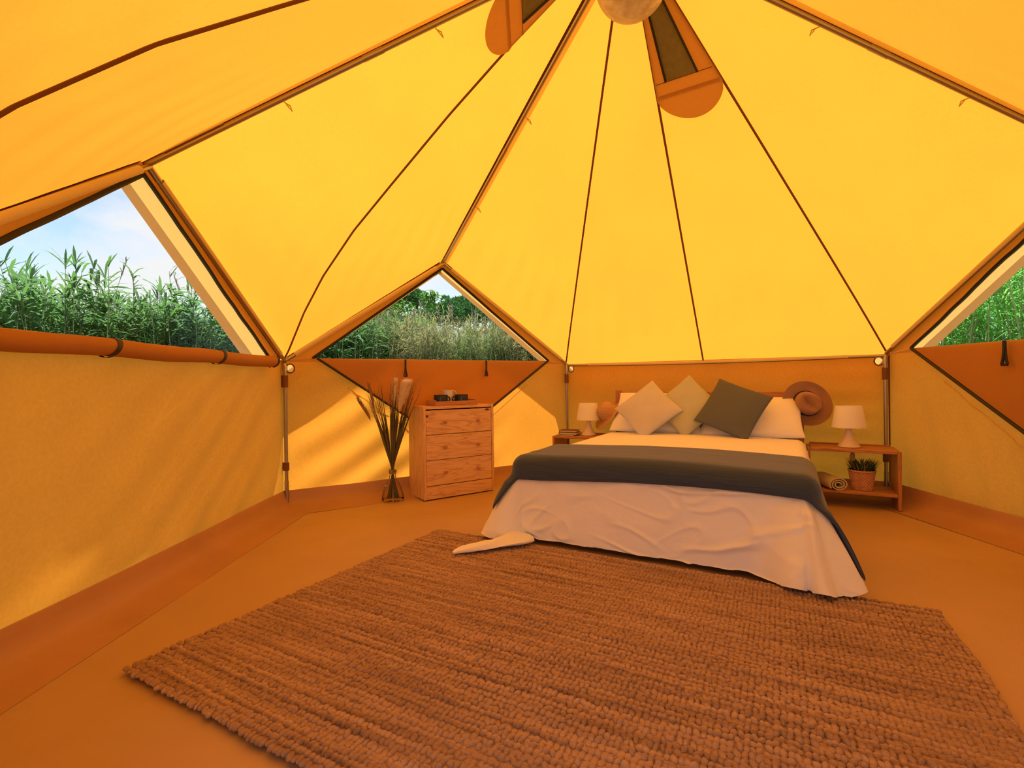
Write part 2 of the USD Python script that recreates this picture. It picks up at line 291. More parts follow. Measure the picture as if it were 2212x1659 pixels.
# ---- ground and floor
gnd = trimesh.creation.box([160, 160, 0.1]); gnd.apply_translation([0, 30, -0.08])
tag(obj('meadow', gnd, 'meadow', smooth=False), 'dry grass ground outside around the tent', 'ground', kind='structure')
fl = thing('floor', 'tan groundsheet floor of the tent', 'floor', kind='structure')
n = 40; U, V = np.meshgrid(np.linspace(0, 1, n), np.linspace(0, 1, n), indexing='ij')
tri = []
for k in range(6):
    a, b = P[k] , P[(k + 1) % 6]
    q = CEN + (a - CEN) * U[..., None] * (1 - V[..., None]) + (b - CEN) * U[..., None] * V[..., None]
    z = 0.010 * np.clip(fb(np.concatenate([q, 0 * q[..., :1]], -1), 1.3, 3, 5), -0.5, 0.5) - 0.006
    z = np.where(U > 0.985, -0.004, z * np.clip((0.985 - U) * 8, 0, 1) - 0.001)
    tri.append(grid(np.concatenate([q, z[..., None]], -1)))
obj('groundsheet', cat(tri), 'groundsheet', fl, smooth=True)
prof = [(0.20, -0.004), (0.15, 0.001), (0.10, 0.009), (0.055, 0.024), (0.025, 0.05), (0.012, 0.09), (0.004, 0.125), (-0.001, 0.128)]
for k in range(6):
    if k == 5: continue
    s = np.linspace(0, 1, 50); rows = []
    for i, (o, z) in enumerate(prof):
        ss = o * 0.577 + s * (SIDE - 2 * o * 0.577)
        w = 0.012 * fb(np.stack([ss * 3 + k * 9, 0 * ss + i * .4, 0 * ss], -1), 1.0, 3, 3) * (1 if 0 < i < 5 else 0)
        rows.append(wp(k, ss, z + (0.01 * fb(np.stack([ss * 2 + k * 9, 0 * ss, 0 * ss], -1), 1.0, 2, 8) if i > 3 else 0), o + 0.012 + w))
    obj('rim', grid(np.array(rows)), 'groundsheet_rim', fl, smooth=True)

# ---- walls, gables, windows
def wall_disp(k, s, t):
    q = np.stack([s + 7 * k, t, 0 * s], -1)
    d = 0.010 * fb(q, (1.4, 1.1, 1), 3, 11)
    if k == 0: s = SIDE - s
    if k in (0, 1, 3):                                                  # tension folds running down from the corner
        ang = {0: 0.9, 1: -1.0, 3: 0.25}[k]; cx = s * math.cos(ang) - t * math.sin(ang) * (-1)
        d = d + 0.012 * np.sin(cx * 26 + 3 * fb(q, 1.2, 2, 4)) * np.clip(1 - np.abs(s - 0.75) * 0.8, 0, 1) * 1.15
    if k == 2:
        d = d + 0.006 * np.sin(t * 45 + 2 * s) * np.clip((s - 1.7) / 0.6, 0, 1)
    return d * np.clip(np.minimum(s, SIDE - s) * 6, 0, 1) * np.clip((HW - t) * 8, 0, 1)
def wavy(p0, p1, n, amp, fn, seed):
    x = np.linspace(0, 1, n); S = p0[0] + (p1[0] - p0[0]) * x; T = p0[1] + (p1[1] - p0[1]) * x
    w = amp * np.sin(x * PI) * fb(np.stack([x * 7 + seed, 0 * x, 0 * x], -1), 1.0, 2, seed) * 2
    d = np.array([p1[0] - p0[0], p1[1] - p0[1]]); d /= np.linalg.norm(d)
    return fn(S - d[1] * w, T + d[0] * w)
ZA, ZB, ZC = (0.205, 0.028), (1.2475, 0.80), (2.29, 0.028)             # the window's zip line
roof_ceiling = thing('ceiling', 'glowing yellow cotton canvas roof of the tent with brown seams', 'tent roof', kind='structure')
for k in range(6):
    names = ['sand canvas wall at left below the rolled-up window', 'sand canvas wall behind the chest of drawers', 'sand canvas wall behind the bed', 'sand canvas wall at the right edge', 'sand canvas wall beside the entrance', 'open entrance wall of the tent']
    w = thing(WALLS[k], names[k], 'wall', kind='structure')
    if k < 5:
        sl = np.concatenate([np.linspace(0, 0.11, 16), np.linspace(0.13, SIDE - 0.13, 84), np.linspace(SIDE - 0.11, SIDE, 16)]); tl = np.concatenate([np.linspace(0.02, 0.92, 38), np.linspace(0.93, HW, 16)])
        s, t = np.meshgrid(sl, tl, indexing='ij')
        pv_, pf_ = grid(wp(k, s, t, wall_disp(k, s, t))); cs, ct = s.ravel()[pf_].mean(1), t.ravel()[pf_].mean(1)
        gl_ = {1: (0.055,), 2: (0.055, SIDE - 0.055)}.get(k, ())
        gap = np.zeros(len(cs), bool)
        for g0 in gl_: gap |= ((cs - g0) / 0.024) ** 2 + ((ct - 0.992) / 0.028) ** 2 < 1      # the corner webbing pulls a small gap open beside each pole
        obj('lower_panel', (pv_, pf_[~gap]), 'canvas_wall', w, smooth=True)
        a = np.linspace(0, 2 * PI, 20)
        for g0 in gl_: obj('corner_webbing', tube(wp(k, g0 + 0.027 * np.cos(a), 0.992 + 0.031 * np.sin(a), 0.003), 0.0045, 5, False), 'seam_brown', w)
    else:
        for s0, s1 in ((0.0, 0.22), (1.35, SIDE)):  # entrance part closed, out of view, to cut the daylight through it
            s, t = np.meshgrid(np.linspace(s0, s1, 6), np.linspace(0.02, HW, 10), indexing='ij')
            obj('side_strip', grid(wp(k, s, t)), 'canvas_wall', w, smooth=True)
    if k == FLAT: continue
    x = np.linspace(0, 1, 30); TOP = (1.2475, 0.859)
    for side in (0, 1):
        o0, i0 = ((0, 0), ZA) if side == 0 else ((SIDE, 0), ZC)
        if k == 5 and side == 1: i0, TOPI = (1.2475, 0.0), 0.0  # gable filled in over the closed part, also to cut daylight
        rows = []
        for v in np.linspace(0, 1, 5):
            S = (o0[0] * (1 - v) + i0[0] * v) * (1 - x) + 1.2475 * x; T = (o0[1] * (1 - v) + i0[1] * v) * (1 - x) + (TOP[1] * (1 - v) + (0.0 if k == 5 and side == 1 else ZB[1]) * v) * x
            rows.append(gp(k, S, T, 0.004 * math.sin(v * PI)))
        obj('gable_band', grid(np.array(rows)), 'canvas_gable', w, smooth=True)
    s = np.linspace(0, 1, 30)
    if k < 5:
        sill = np.array([gp(k, SIDE * s, 0 * s), gp(k, ZA[0] + (ZC[0] - ZA[0]) * s, 0 * s + ZA[1])])
        obj('sill_band', grid(sill), 'canvas_double', w, smooth=True)
    obj('corner_seam', cat([tube(wp(k, np.full(6, 0.012), np.linspace(0.1, HW, 6), 0.004), 0.005, 5)]), 'seam_brown', w)
    if k == 5: continue
    wn = thing('window_%d' % ({0: 1, 1: 2, 3: 3, 4: 4}[k]), ['gabled tent window at far left with its canvas flap rolled up', 'gabled tent window above the chest of drawers, its flap folded down', '', 'gabled tent window cut off by the right edge, its flap folded down', 'gabled tent window beside the entrance'][k], 'window', kind='structure')
    pv = np.array([gp(k, *ZA, -0.006), gp(k, *ZB, -0.006), gp(k, *ZC, -0.006)])
    obj('pane', (pv, np.array([[0, 1, 2]])), 'pane', wn, smooth=False)
    for i, (p0, p1) in enumerate(((ZA, ZB), (ZC, ZB))):
        amp = 0.010 if (k, i) in ((0, 1), (3, 0)) else 0.0015
        ln = wavy(p0, p1, 60, amp, lambda a, b: gp(k, a, b, 0.006), 3 + i + k)
        zz = tube(ln, 0.0105, 6); obj('zip', zz, 'black_web', wn)
    if k in (0, 4):                                                     # flap rolled up and tied along the sill
        x = np.linspace(0, 1, 70); th = np.linspace(0, 2 * PI * 1.35, 34)
        rr = 0.037 - 0.006 * th / th.max()
        S = ZA[0] - 0.005 + (ZC[0] - ZA[0] + 0.01) * x; sag = -0.016 * np.sin(x * PI * 3) ** 2
        rows = []
        for a, r in zip(th, rr):
            jit = 1 + 0.10 * fb(np.stack([S * 4, np.full_like(S, a), 0 * S], -1), 1.0, 2, 6)
            rows.append(wp(k, S, 1.030 + r * jit * math.cos(a) + 0.4 * sag, 0.042 + r * jit * math.sin(a)))
        roll = obj('rolled_flap', grid(np.array(rows)), 'canvas_double', wn, smooth=True)
        for s0 in (2.28, 1.66, 0.935, 0.215):
            a = np.linspace(0, 2 * PI, 25); ring = []
            for o in (-0.012, 0.012):
                ring.append(wp(k, s0 + o + 0.02 * np.cos(a) , 1.030 + 0.0405 * np.cos(a) - 0.4 * 0.016 * math.sin((s0 - ZA[0]) / (ZC[0] - ZA[0]) * PI * 3) ** 2, 0.042 + 0.040 * np.sin(a)))
            obj('tie_strap', grid(np.array(ring)), 'black_web', roll, smooth=True)
    else:                                                               # upper half unzipped, hanging down as a triangle
        FA, FB, FC = (0.232, 1.066), (1.2475, 0.373), (2.263, 1.060)
        u, v = np.meshgrid(np.linspace(0, 1, 60), np.linspace(0, 1, 40), indexing='ij')
        S = FA[0] + (FC[0] - FA[0]) * u; Ttop = 1.066 - 0.010 * np.sin(u * PI) - 0.004 * np.sin(u * 9)
        S2 = S * (1 - v) + FB[0] * v; T2 = Ttop * (1 - v) + FB[1] * v
        q = np.stack([S2 * 2.2, T2 * 2.2, 0 * S2], -1)
        off = 0.022 + 0.012 * (1 - v) * np.sin(u * PI) + 0.022 * (1 - v) ** 0.6 * fb(q, (1.5, 1.2, 1), 3, 21 + k) * np.sin(np.clip(u, .02, .98) * PI)
        fp = obj('hanging_flap', grid(wp(k, S2, T2, off)), 'canvas_double', wn, smooth=True)
        for uu in (0, -1):
            obj('zip_tape', tube(wp(k, S2[uu], T2[uu], off[uu] + 0.004), 0.0095, 6), 'black_web', fp)
        for s0 in (0.882, 1.60):
            a = np.linspace(0, 1, 20); hw = 0.009 * np.sin(a * 2 * PI) ** 1
            zt = 1.063 - 0.13 * np.sin(a * PI)
            lp = wp(k, s0 + hw, zt, 0.06 + 0 * a)
            lp2 = cat([tube(wp(k, s0 + 0.017 * np.sin(a * PI) ** 3 * np.sign(0.5 - a) * 0.8, zt, 0.055 + 0.006 * (a > 0.5)), 0.007, 6)])
            obj('tie_loop', lp2, 'black_web', fp)
        for sg in (-1, 1):                                             # sewn hem lines on the wall below the flap
            x = np.linspace(0, 1, 12); ln = wp(k, 1.2475 + sg * (0.10 + 0.70 * x), 0.33 + 0.52 * x, 0.004)
            obj('hem_line', tube(ln, 0.003, 5), 'canvas_band', w)

# ---- roof panels, seams, verge flaps, vents
UU = np.linspace(0, 1, 46); VV = np.linspace(0, 1, 30)
for k in range(6):
    for side in (0, 1):
        u, v = np.meshgrid(UU, VV, indexing='ij')
        q = roof_pt(k, side, u, v)
        env = np.clip(np.minimum(u, 1 - u) * 7, 0, 1) * np.clip(np.minimum(v, 1 - v) * 7, 0, 1)
        wr = 0.014 * fb(q, 1.3, 3, 31) + 0.006 * np.sin(v * 40 + 6 * fb(q, 1.5, 2, 9)) * np.clip(1 - u * 2.6, 0, 1) * (0.4 if k == FLAT else 1)
        obj('roof_panel', grid(roof_pt(k, side, u, v, wr * env)), 'canvas_roof', roof_ceiling, smooth=True)
        # verge flap that continues the roof past the eave
        e0, e1 = roof_pt(k, side, 0.0, 0.0), roof_pt(k, side, 0.0, 1.0)
        e = (e1 - e0) / np.linalg.norm(e1 - e0); inn = roof_pt(k, side, 0.12, 0.5) - (e0 + e1) / 2; o = -(inn - e * (inn @ e)); o /= np.linalg.norm(o)
        vv = np.linspace(0, 1.10 if k != FLAT else 1.16, 26)[:, None]; wid = 0.135 + 0.045 * vv if k != FLAT else 0.30 + 0 * vv  # ends overlap at corners to block sun; unseen back flap widened to shade wall
        base = e0 + (e1 - e0) * vv
        dr = np.array([0, 0, -0.02])
        r0, r1, r2 = base, base + o * wid * 0.70 + dr * 0.6 * vv, base + o * wid + dr * vv
        obj('verge_flap', grid(np.array([r0, (r0 + r1) / 2, r1])), 'canvas_verge', roof_ceiling, smooth=True)
        obj('verge_hem', grid(np.array([r1, (r1 + r2) / 2, r2])), 'canvas_hem', roof_ceiling, smooth=True)
for k in range(6):
    obj('roof_seam', tube(seam_line(k, np.linspace(0.0, 0.985, 60)) + [0, 0, -0.004], 0.0065, 6), 'seam_brown', roof_ceiling)
obj('roof_seam', tube(ridge_line(FLAT, np.linspace(0, 0.985, 40)) + [0, 0, -0.004], 0.0065, 6), 'seam_brown', roof_ceiling)
for k in range(6):
    if k == FLAT: continue
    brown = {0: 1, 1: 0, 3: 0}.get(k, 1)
    for side in (0, 1):                                                # a doubled strip of canvas on one side of each ridge pole, its shadow painted as a dark brown strip on the other
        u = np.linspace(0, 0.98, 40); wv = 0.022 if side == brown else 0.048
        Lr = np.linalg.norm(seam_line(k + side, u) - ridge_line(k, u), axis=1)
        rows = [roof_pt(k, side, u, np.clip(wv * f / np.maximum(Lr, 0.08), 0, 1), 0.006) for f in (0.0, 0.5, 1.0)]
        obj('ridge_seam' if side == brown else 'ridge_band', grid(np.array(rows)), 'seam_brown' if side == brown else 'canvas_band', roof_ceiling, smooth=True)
    for side in (0, 1):                                                # brown binding along the gable
        e0, e1 = roof_pt(k, side, 0.0, 0.0), roof_pt(k, side, 0.0, 1.0)
        x = np.linspace(0.02, 0.98, 20)[:, None]; inn = roof_pt(k, side, 0.1, 0.5) - (e0 + e1) / 2; inn /= np.linalg.norm(inn)
        b0 = e0 + (e1 - e0) * x + [0, 0, -0.004]; obj('gable_binding', grid(np.array([b0, b0 + inn * 0.016, b0 + inn * 0.030])), 'seam_brown', roof_ceiling, smooth=True)

def vent(k, side, u0, u1, um, flip=False):
    u, v = np.meshgrid(np.linspace(u0, 0.985, 16), np.linspace(0, 1, 14), indexing='ij')
    fr = obj('vent', grid(roof_pt(k, side, u, v, 0.012)), 'canvas_patch', roof_ceiling, smooth=True)
    v1 = np.linspace(0, 1, 24); c = np.sin(v1 * PI) ** 0.7
    rows = [roof_pt(k, side, u0 + 0.008 * (1 - f) + (um - u0) * c * f, v1, 0.016 + 0.006 * f) for f in np.linspace(0, 1, 6)]
    obj('vent_flap', grid(np.array(rows)), 'canvas_patch', fr, smooth=True)
    u, v = np.meshgrid(np.linspace(u1, 0.98, 14), np.linspace(0.20, 0.74, 10), indexing='ij')
    obj('vent_mesh', grid(roof_pt(k, side, u, v, 0.020)), 'canvas_vent', fr, smooth=True)
    for vv in (0.20, 0.74):
        uu = np.linspace(u1, 0.975, 12); obj('vent_zip', tube(roof_pt(k, side, uu, np.full(12, vv), 0.024), 0.006, 6), 'black_web', fr)
    uu = np.full(12, u1); obj('vent_hem', tube(roof_pt(k, side, uu, np.linspace(0.02, 0.98, 12), 0.020), 0.002, 5), 'seam_brown', fr)
vent(2, 1, 0.745, 0.775, 0.695)
vent(0, 1, 0.765, 0.80, 0.715)
cap = lathe([(0.0, 3.0), (0.05, 2.985), (0.16, 2.86)], 24, (CEN[0], CEN[1], 0))
obj('roof_cap', cap, 'canvas_wall', roof_ceiling)
for k in range(6):                                                     # small lit gaps where the corner webbing pulls the wall open
    pass

# ---- steel frame
def pole_thing(name, label, pts, r, group=None, hooks=(), clip=None):
    t = thing(name, label, 'tent pole', group=group)
    obj('shaft', tube(pts, r, 12), 'steel', t)
    return t
PR = 0.0125
wl = ['hidden front-left corner pole', 'steel upright pole at the left back corner between two windows', 'steel upright pole at the back corner behind the left bedside table', 'steel upright pole at the right back corner behind the right bedside table', 'steel upright pole at the front right corner', 'steel upright pole beside the entrance']
for k in range(6):
    d = (CEN - P[k]) / RAD; b = P[k] + d * 0.045
    if k == 1: b = P[k] + d * 0.035
    t = thing('wall_pole', wl[k] if k else 'steel upright pole at the front left corner', 'tent pole', (b[0], b[1], 0))
    obj('shaft', tube([(0, 0, 0.004), (0, 0, 0.5), (0, 0, HW - 0.03)], PR, 14), 'steel', t)
    q = -d * 0.032
    obj('elbow', tube([(0, 0, HW - 0.07), (0, 0, HW - 0.035), (q[0] * .3, q[1] * .3, HW - 0.012), (q[0], q[1], HW + 0.004)], PR * 1.25, 12), 'steel', t)
    for z, h in ((0.90, 0.085), (0.30, 0.055)):
        cl = cat([tube([(0, 0, z - h / 2), (0, 0, z + h / 2)], PR * 1.55, 14), box(0.03, 0.012, h, (-d[0] * 0.022, -d[1] * 0.022, z), 0.002)])
        obj('canvas_tie', cl, 'sleeve_brown', t)
    obj('joint_sleeve', tube([(0, 0, 0.20), (0, 0, 0.06)], PR * 1.18, 14), 'steel', t)
    obj('foot', tube([(0, 0, 0.001), (0, 0, 0.05)], PR * 1.3, 14), 'steel', t)
gl = {0: 'far left window', 1: 'window above the chest of drawers', 3: 'right-hand window', 4: 'front right window', 5: 'entrance'}
for k in range(6):
    if k == FLAT: continue
    for side in (0, 1):
        x = np.linspace(0, 1, 20)[:, None]; a0, a1 = gp(k, 0.02 if side == 0 else SIDE - 0.02, 0.005, 0.03), gp(k, 1.2475, 0.835, 0.035)
        t = thing('gable_pole', 'steel pole up the %s slope of the %s' % ('left' if side == 0 else 'right', gl[k]), 'tent pole')
        pts = a0 + (a1 - a0) * x
        obj('shaft', tube(pts, PR, 12), 'steel', t)
        # canvas sleeve folded round the outer half of the pole
        al = (a1 - a0) / np.linalg.norm(a1 - a0); nn = np.append(bay(k)[3], 0); up = np.cross(nn, al); up = up if up[2] > 0 else -up
        th = np.linspace(-0.25 * PI, 1.05 * PI, 14); rows = [pts[1:-1] + (up * math.sin(a) + nn * -math.cos(a)) * 0.019 for a in th]
        obj('canvas_sleeve', grid(np.array(rows)), 'sleeve_cream', t, smooth=True)
x = np.linspace(0, 1, 24)[:, None]; a0, a1 = wp(FLAT, 0.03, HW - 0.012, 0.03), wp(FLAT, SIDE - 0.03, HW - 0.012, 0.03)
t = thing('eave_pole', 'steel pole running level along the top of the wall behind the bed', 'tent pole')
pts = a0 + (a1 - a0) * x + np.array([0, 0, -0.012]) * np.sin(x * PI)
obj('shaft', tube(pts, PR, 12), 'steel', t)
nn = np.append(bay(FLAT)[3], 0); th = np.linspace(-0.1 * PI, 0.9 * PI, 12)
obj('canvas_sleeve', grid(np.array([pts[2:-2] + (np.array([0, 0, 1.0]) * math.sin(a) - nn * math.cos(a)) * 0.017 for a in th])), 'sleeve_cream', t, smooth=True)
for f in (0.13, 0.55):
    c = a0 + (a1 - a0) * f + np.array([0, 0, -0.03]) - nn * 0.016; obj('hook_loop', tube([c + [0, 0, .02], c, c + [0.012, 0, -0.014], c + [0.004, 0, -0.024]], 0.0025, 5), 'hook', t)
for k in range(6):
    if k == FLAT: continue
    u = np.linspace(0.01, 0.97, 24); pts = ridge_line(k, u) + np.array([0, 0, -0.030])
    t = thing('ridge_pole', 'steel roof pole rising from the %s to the hub' % gl[k], 'tent pole')
    obj('shaft', tube(pts, PR, 12), 'steel', t)
    dd = pts[-1] - pts[0]; dd /= np.linalg.norm(dd); sdv = np.cross(dd, [0, 0, 1]); sdv /= np.linalg.norm(sdv); upv = np.cross(sdv, dd); upv = upv if upv[2] > 0 else -upv
    th = np.linspace(0.1 * PI, 0.9 * PI, 9); obj('canvas_sleeve', grid(np.array([pts[1:5] + (upv * math.sin(a) + sdv * math.cos(a)) * 0.018 for a in th])), 'sleeve_cream', t, smooth=True)
    for f in (0.30, 0.62):
        c = ridge_line(k, np.array([f]))[0] + [0, 0, -0.045]; sgn = 1 if k != 3 else -1
        obj('hook_loop', tube([c + [0, 0, .014], c + [0.006, 0, -0.006], c + [0.03 * sgn, 0, -0.02], c + [0.038 * sgn, 0.002, -0.045], c + [0.026 * sgn, 0, -0.03], c + [0.012 * sgn, 0, -0.012]], 0.0028, 5), 'hook', t)
    obj('joint_sleeve', tube(pts[11:13], PR * 1.15, 12), 'steel', t)
t = thing('roof_hub', 'round steel hub at the peak of the roof', 'tent hub', (CEN[0], CEN[1], 2.90))
obj('plate', lathe([(0, -0.02), (0.075, -0.02), (0.08, -0.015), (0.08, 0.015), (0.075, 0.02), (0, 0.02)], 28), 'steel', t)
obj('hanging_hook', tube([(0, 0, -0.02), (0, 0, -0.04)], 0.004, 6), 'steel', t)

# ---- hanging lantern
lz = 2.705; t = thing('hanging_lantern', 'round mottled paper lantern hanging under the peak of the roof', 'pendant lamp', (0.572, CEN[1], lz))
sp = trimesh.creation.icosphere(4, 0.166); v = np.array(sp.vertices); v *= (1 + 0.012 * fb(v, 28, 2, 2))[:, None]; v = v[:, :]
obj('globe', trimesh.Trimesh(v, sp.faces, process=False), 'lantern_paper', t, smooth=True)
obj('cord', tube([(0, 0, 0.16), (-0.012, 0, 0.185)], 0.004, 6), 'black_web', t)

# ------------------------------------------------------------------ bed, in its own frame: x along the headboard, -y towards the foot
OB = np.array([0.934, 4.409]); YB = -29.4
_cb, _sb = math.cos(math.radians(YB)), math.sin(math.radians(YB))
def bw(x, y, z=0.0): return (OB[0] + _cb * x - _sb * y, OB[1] + _sb * x + _cb * y, z)
BWID, BLEN, ZT = 1.44, 1.90, 0.445
t = thing('bed', 'low wooden double bed with a plain rail headboard under white bedding', 'bed', bw(0, 0), YB)
for x0 in (0.0, BWID - 0.045): obj('headboard_post', box2(x0, x0 + 0.045, -0.035, 0.01, 0.002, 0.79), 'stained_z', t, smooth=False)
obj('headboard_rail', box2(0.046, BWID - 0.046, -0.028, -0.004, 0.655, 0.775), 'stained_x', t, smooth=False)
obj('headboard_rail', box2(0.046, BWID - 0.046, -0.028, -0.004, 0.40, 0.52), 'stained_x', t, smooth=False)
for x0 in (0.02, BWID - 0.045): obj('side_rail', box2(x0, x0 + 0.025, -BLEN + 0.04, -0.036, 0.16, 0.27), 'stained_y', t, smooth=False)
obj('foot_rail', box2(0.02, BWID - 0.02, -BLEN + 0.012, -BLEN + 0.037, 0.16, 0.27), 'stained_x', t, smooth=False)
for x0 in (0.03, BWID - 0.075): obj('leg', box2(x0, x0 + 0.045, -BLEN + 0.04, -BLEN + 0.085, 0.02, 0.158), 'stained_z', t, smooth=False)
obj('slat_base', box2(0.046, BWID - 0.046, -BLEN + 0.09, -0.04, 0.17, 0.215), 'stained_x', t, smooth=False)
mm = box2(0.05, BWID - 0.05, -BLEN + 0.04, -0.04, 0.216, ZT - 0.025, 0.04)
tag(obj('mattress', mm, 'linen_white', t), None)

ED = 0.055
def drape(A, B, lift=0.0, folds=True):
    """a cloth laid over the bed: A across, B from head to foot; what reaches past the edges rolls over and hangs, flaring at the corners"""
    A, B = np.broadcast_arrays(np.asarray(A, float), np.asarray(B, float))
    x0, x1, y1 = ED, BWID - ED, BLEN - ED
    ax = np.clip(A, x0, x1); by = np.minimum(B, y1)
    dx, dy = A - ax, B - by; r = np.hypot(dx, dy); rr = np.maximum(r, 1e-9); ux, uy = dx / rr, dy / rr
    r = np.where(r > 0.42, 0.42 + 0.07 * np.tanh((r - 0.42) / 0.07), r)
    R = ED + lift
    arc = R * PI / 2
    corner = np.minimum(np.abs(ux), np.abs(uy)) * 2                     # 0 on the sides, 1.4 on the diagonal
    right = (A > BWID / 2)
    fl = 0.06 + ux ** 2 * (0.12 + 0.14 * np.clip((B - 1.1) / 0.8, 0, 1)) + np.where(right, 0.20, 0.22) * np.clip(corner, 0, 1) ** 1.3
    if folds:
        psi = np.arctan2(np.abs(ux), uy)                                # 0 = straight down the foot, pi/2 = down the side
        fl = fl + np.where(right & (r > 0), 0.30 * np.clip(psi / 0.25, 0, 1) * np.exp(-((psi - 0.30) / 0.22) ** 2) + 0.10 * np.exp(-((psi - 1.0) / 0.25) ** 2), 0)
        fl = fl + np.where((~right) & (r > 0), 0.12 * np.exp(-((psi - 0.8) / 0.3) ** 2), 0)
        foot = np.clip((np.abs(uy) - 0.55) / 0.45, 0, 1) ** 2; flank = np.clip((np.abs(ux) - 0.55) / 0.45, 0, 1) ** 2
        fl = fl + foot * np.where(right, 0.36 * np.exp(-((A - 1.37) / 0.09) ** 2) - 0.05 * np.exp(-((A - 1.17) / 0.06) ** 2), 0)
        # soft vertical folds along the foot and the sides
        fl = fl + 0.05 * np.clip(r / 0.4, 0, 1) * (np.sin(A * 11 + 1.3) * foot * np.clip((A - 0.6), 0, 1) + np.sin(B * 14) * flank)
    th = np.clip(r / R, 0, PI / 2)
    out = R * np.sin(th); dz = R * (1 - np.cos(th))
    ex = np.maximum(r - arc, 0)
    k = np.clip(ex / 0.08, 0, 1); f2 = fl * k
    out = out + ex * np.sin(f2); dz = dz + ex * np.cos(f2)
    crown = 0.018 * np.sin(np.clip((A - x0) / (x1 - x0), 0, 1) * PI)
    z = ZT + lift + crown - dz
    fz = 0.022 + lift
    under = np.maximum(fz - z, 0); z = np.maximum(z, fz); out = out + np.minimum(under * 0.9, 0.05)
    X = ax + ux * out * (r > 0); Y = by + uy * out * (r > 0)
    q = np.stack([A, B, 0 * A], -1)
    z = z + np.where(z < fz + 0.004, 0.010 * (fb(q, 14, 2, 3) + 0.5), 0)
    return X, Y, z, r
du = thing('duvet', 'white duvet covering the bed and hanging down to the rug', 'duvet', bw(0, 0), YB)
A, B = np.meshgrid(np.linspace(-0.395, BWID + 0.40, 310), np.linspace(0.30, BLEN + 0.425, 320), indexing='ij')
X, Y, Z, r = drape(A, B)
q = np.stack([A, B, 0 * A], -1)
def crease(sx, sy, seed, width, warp=0.5, ang=0.0):
    ca, sa = math.cos(ang), math.sin(ang); a2, b2 = A * ca - B * sa, A * sa + B * ca
    g = np.stack([a2 * sx, b2 * sy, 0 * A], -1) + warp * np.stack([fb(q, 3.0, 2, seed + 1), fb(q, 3.0, 2, seed + 2), 0 * A], -1)
    rdg = 1 - np.abs(2 * meshkit.noise(g, seed) - 1); amp = np.clip(meshkit.fbm(q * 3.0 + seed, 2, seed + 5) * 2.4 - 0.75, 0, 1)
    return np.clip((rdg - (1 - width)) / width, 0, 1) ** 1.2 * amp
cdx, cdy = np.maximum(np.maximum(-A + ED, A - BWID + ED), 0), np.maximum(B - BLEN + ED, 0)
hang = np.clip((r - 0.05) / 0.08, 0, 1) * (1 - 0.9 * np.clip(np.minimum(cdx, cdy) / 0.10, 0, 1))
dn = 0.0085 * crease(2.6, 7.5, 12, 0.20, 0.55, 0.12) + 0.0075 * crease(3.0, 9.0, 40, 0.22, 0.55, -0.35) + 0.006 * crease(4.0, 12.0, 60, 0.26, 0.55, 0.6) + 0.005 * crease(7.0, 8.0, 80, 0.25, 0.55)
dn = 1.9 * dn * (0.05 + 0.95 * hang) + 0.012 * fb(q, 3.2, 2, 9) * (0.25 + hang)
Pd = np.stack([X, -Y, Z], -1)
nv = np.cross(np.gradient(Pd, axis=0), np.gradient(Pd, axis=1)); nv /= np.linalg.norm(nv, axis=-1, keepdims=True) + 1e-9
if nv[150, 90, 2] < 0: nv = -nv
Pd = Pd + nv * dn[..., None]; Pd[..., 2] = np.maximum(Pd[..., 2], 0.02)
obj('cover', grid(Pd), 'linen_white', du, smooth=True)
# corner of the duvet that spills out on to the rug at the left
cx = np.linspace(0, 1, 60); cy = np.linspace(0, 2 * PI, 30); rows = []
c0, c1 = np.array([0.09, -1.93]), np.array([-0.120, -2.31])
for x_ in cx:
    c = c0 + (c1 - c0) * x_ + np.array([0.03, 0.0]) * math.sin(x_ * PI); wdt = (0.095 - 0.088 * x_ ** 1.3) * (1 + 0.12 * math.sin(x_ * 9)) + 0.004; hh = 0.050 * max(0.0, 1 - x_) ** 0.6 * (0.45 + 0.75 * x_) + 0.010
    dv = np.array([0.82, -0.57])
    row = [(c[0] + dv[0] * wdt * math.cos(a), c[1] + dv[1] * wdt * math.cos(a), 0.022 + max(0, hh * (0.5 + 0.5 * math.sin(a)) * (1 + 0.22 * math.sin(a * 3 + x_ * 7) + 0.5 * float(fb(np.array([[x_ * 5.0, a * 1.3, 2.0]]), 1.0, 2, 77)[0])))) for a in cy]
    rows.append(row)
obj('spilled_corner', grid(np.array(rows)), 'linen_white', du, smooth=True)

th_ = thing('bed_throw', 'dark slate woven throw laid across the foot of the bed', 'throw', bw(0, 0), YB)
A, B = np.meshgrid(np.linspace(-0.20, BWID + 0.42, 200), np.linspace(0, 1, 80), indexing='ij')
x_ = np.clip(A / BWID, 0, 1)
B0 = 1.385 - 0.02 * x_ + 0.012 * np.sin(A * 4.0); B1 = BLEN + 0.105 - 0.015 * x_ + 0.010 * np.sin(A * 3.1 + 1) + 0.10 * np.clip(-A / 0.2, 0, 1)
Bq = B0 + (B1 - B0) * B
def throw_sheet(lift):
    X, Y, Z, r = drape(A, Bq, lift, True)
    q = np.stack([A, Bq, 0 * A], -1)
    wv = 0.006 * fb(q, (1.5, 14, 1), 3, 17) + 0.004 * fb(q, (5, 9, 1), 2, 18)
    wv = wv + 0.012 * np.exp(-((B - 0.985) / 0.02) ** 2) * 0.4
    return np.stack([X, -Y, Z + np.maximum(wv, -0.004)], -1)
top, bot = throw_sheet(0.026), throw_sheet(0.018)
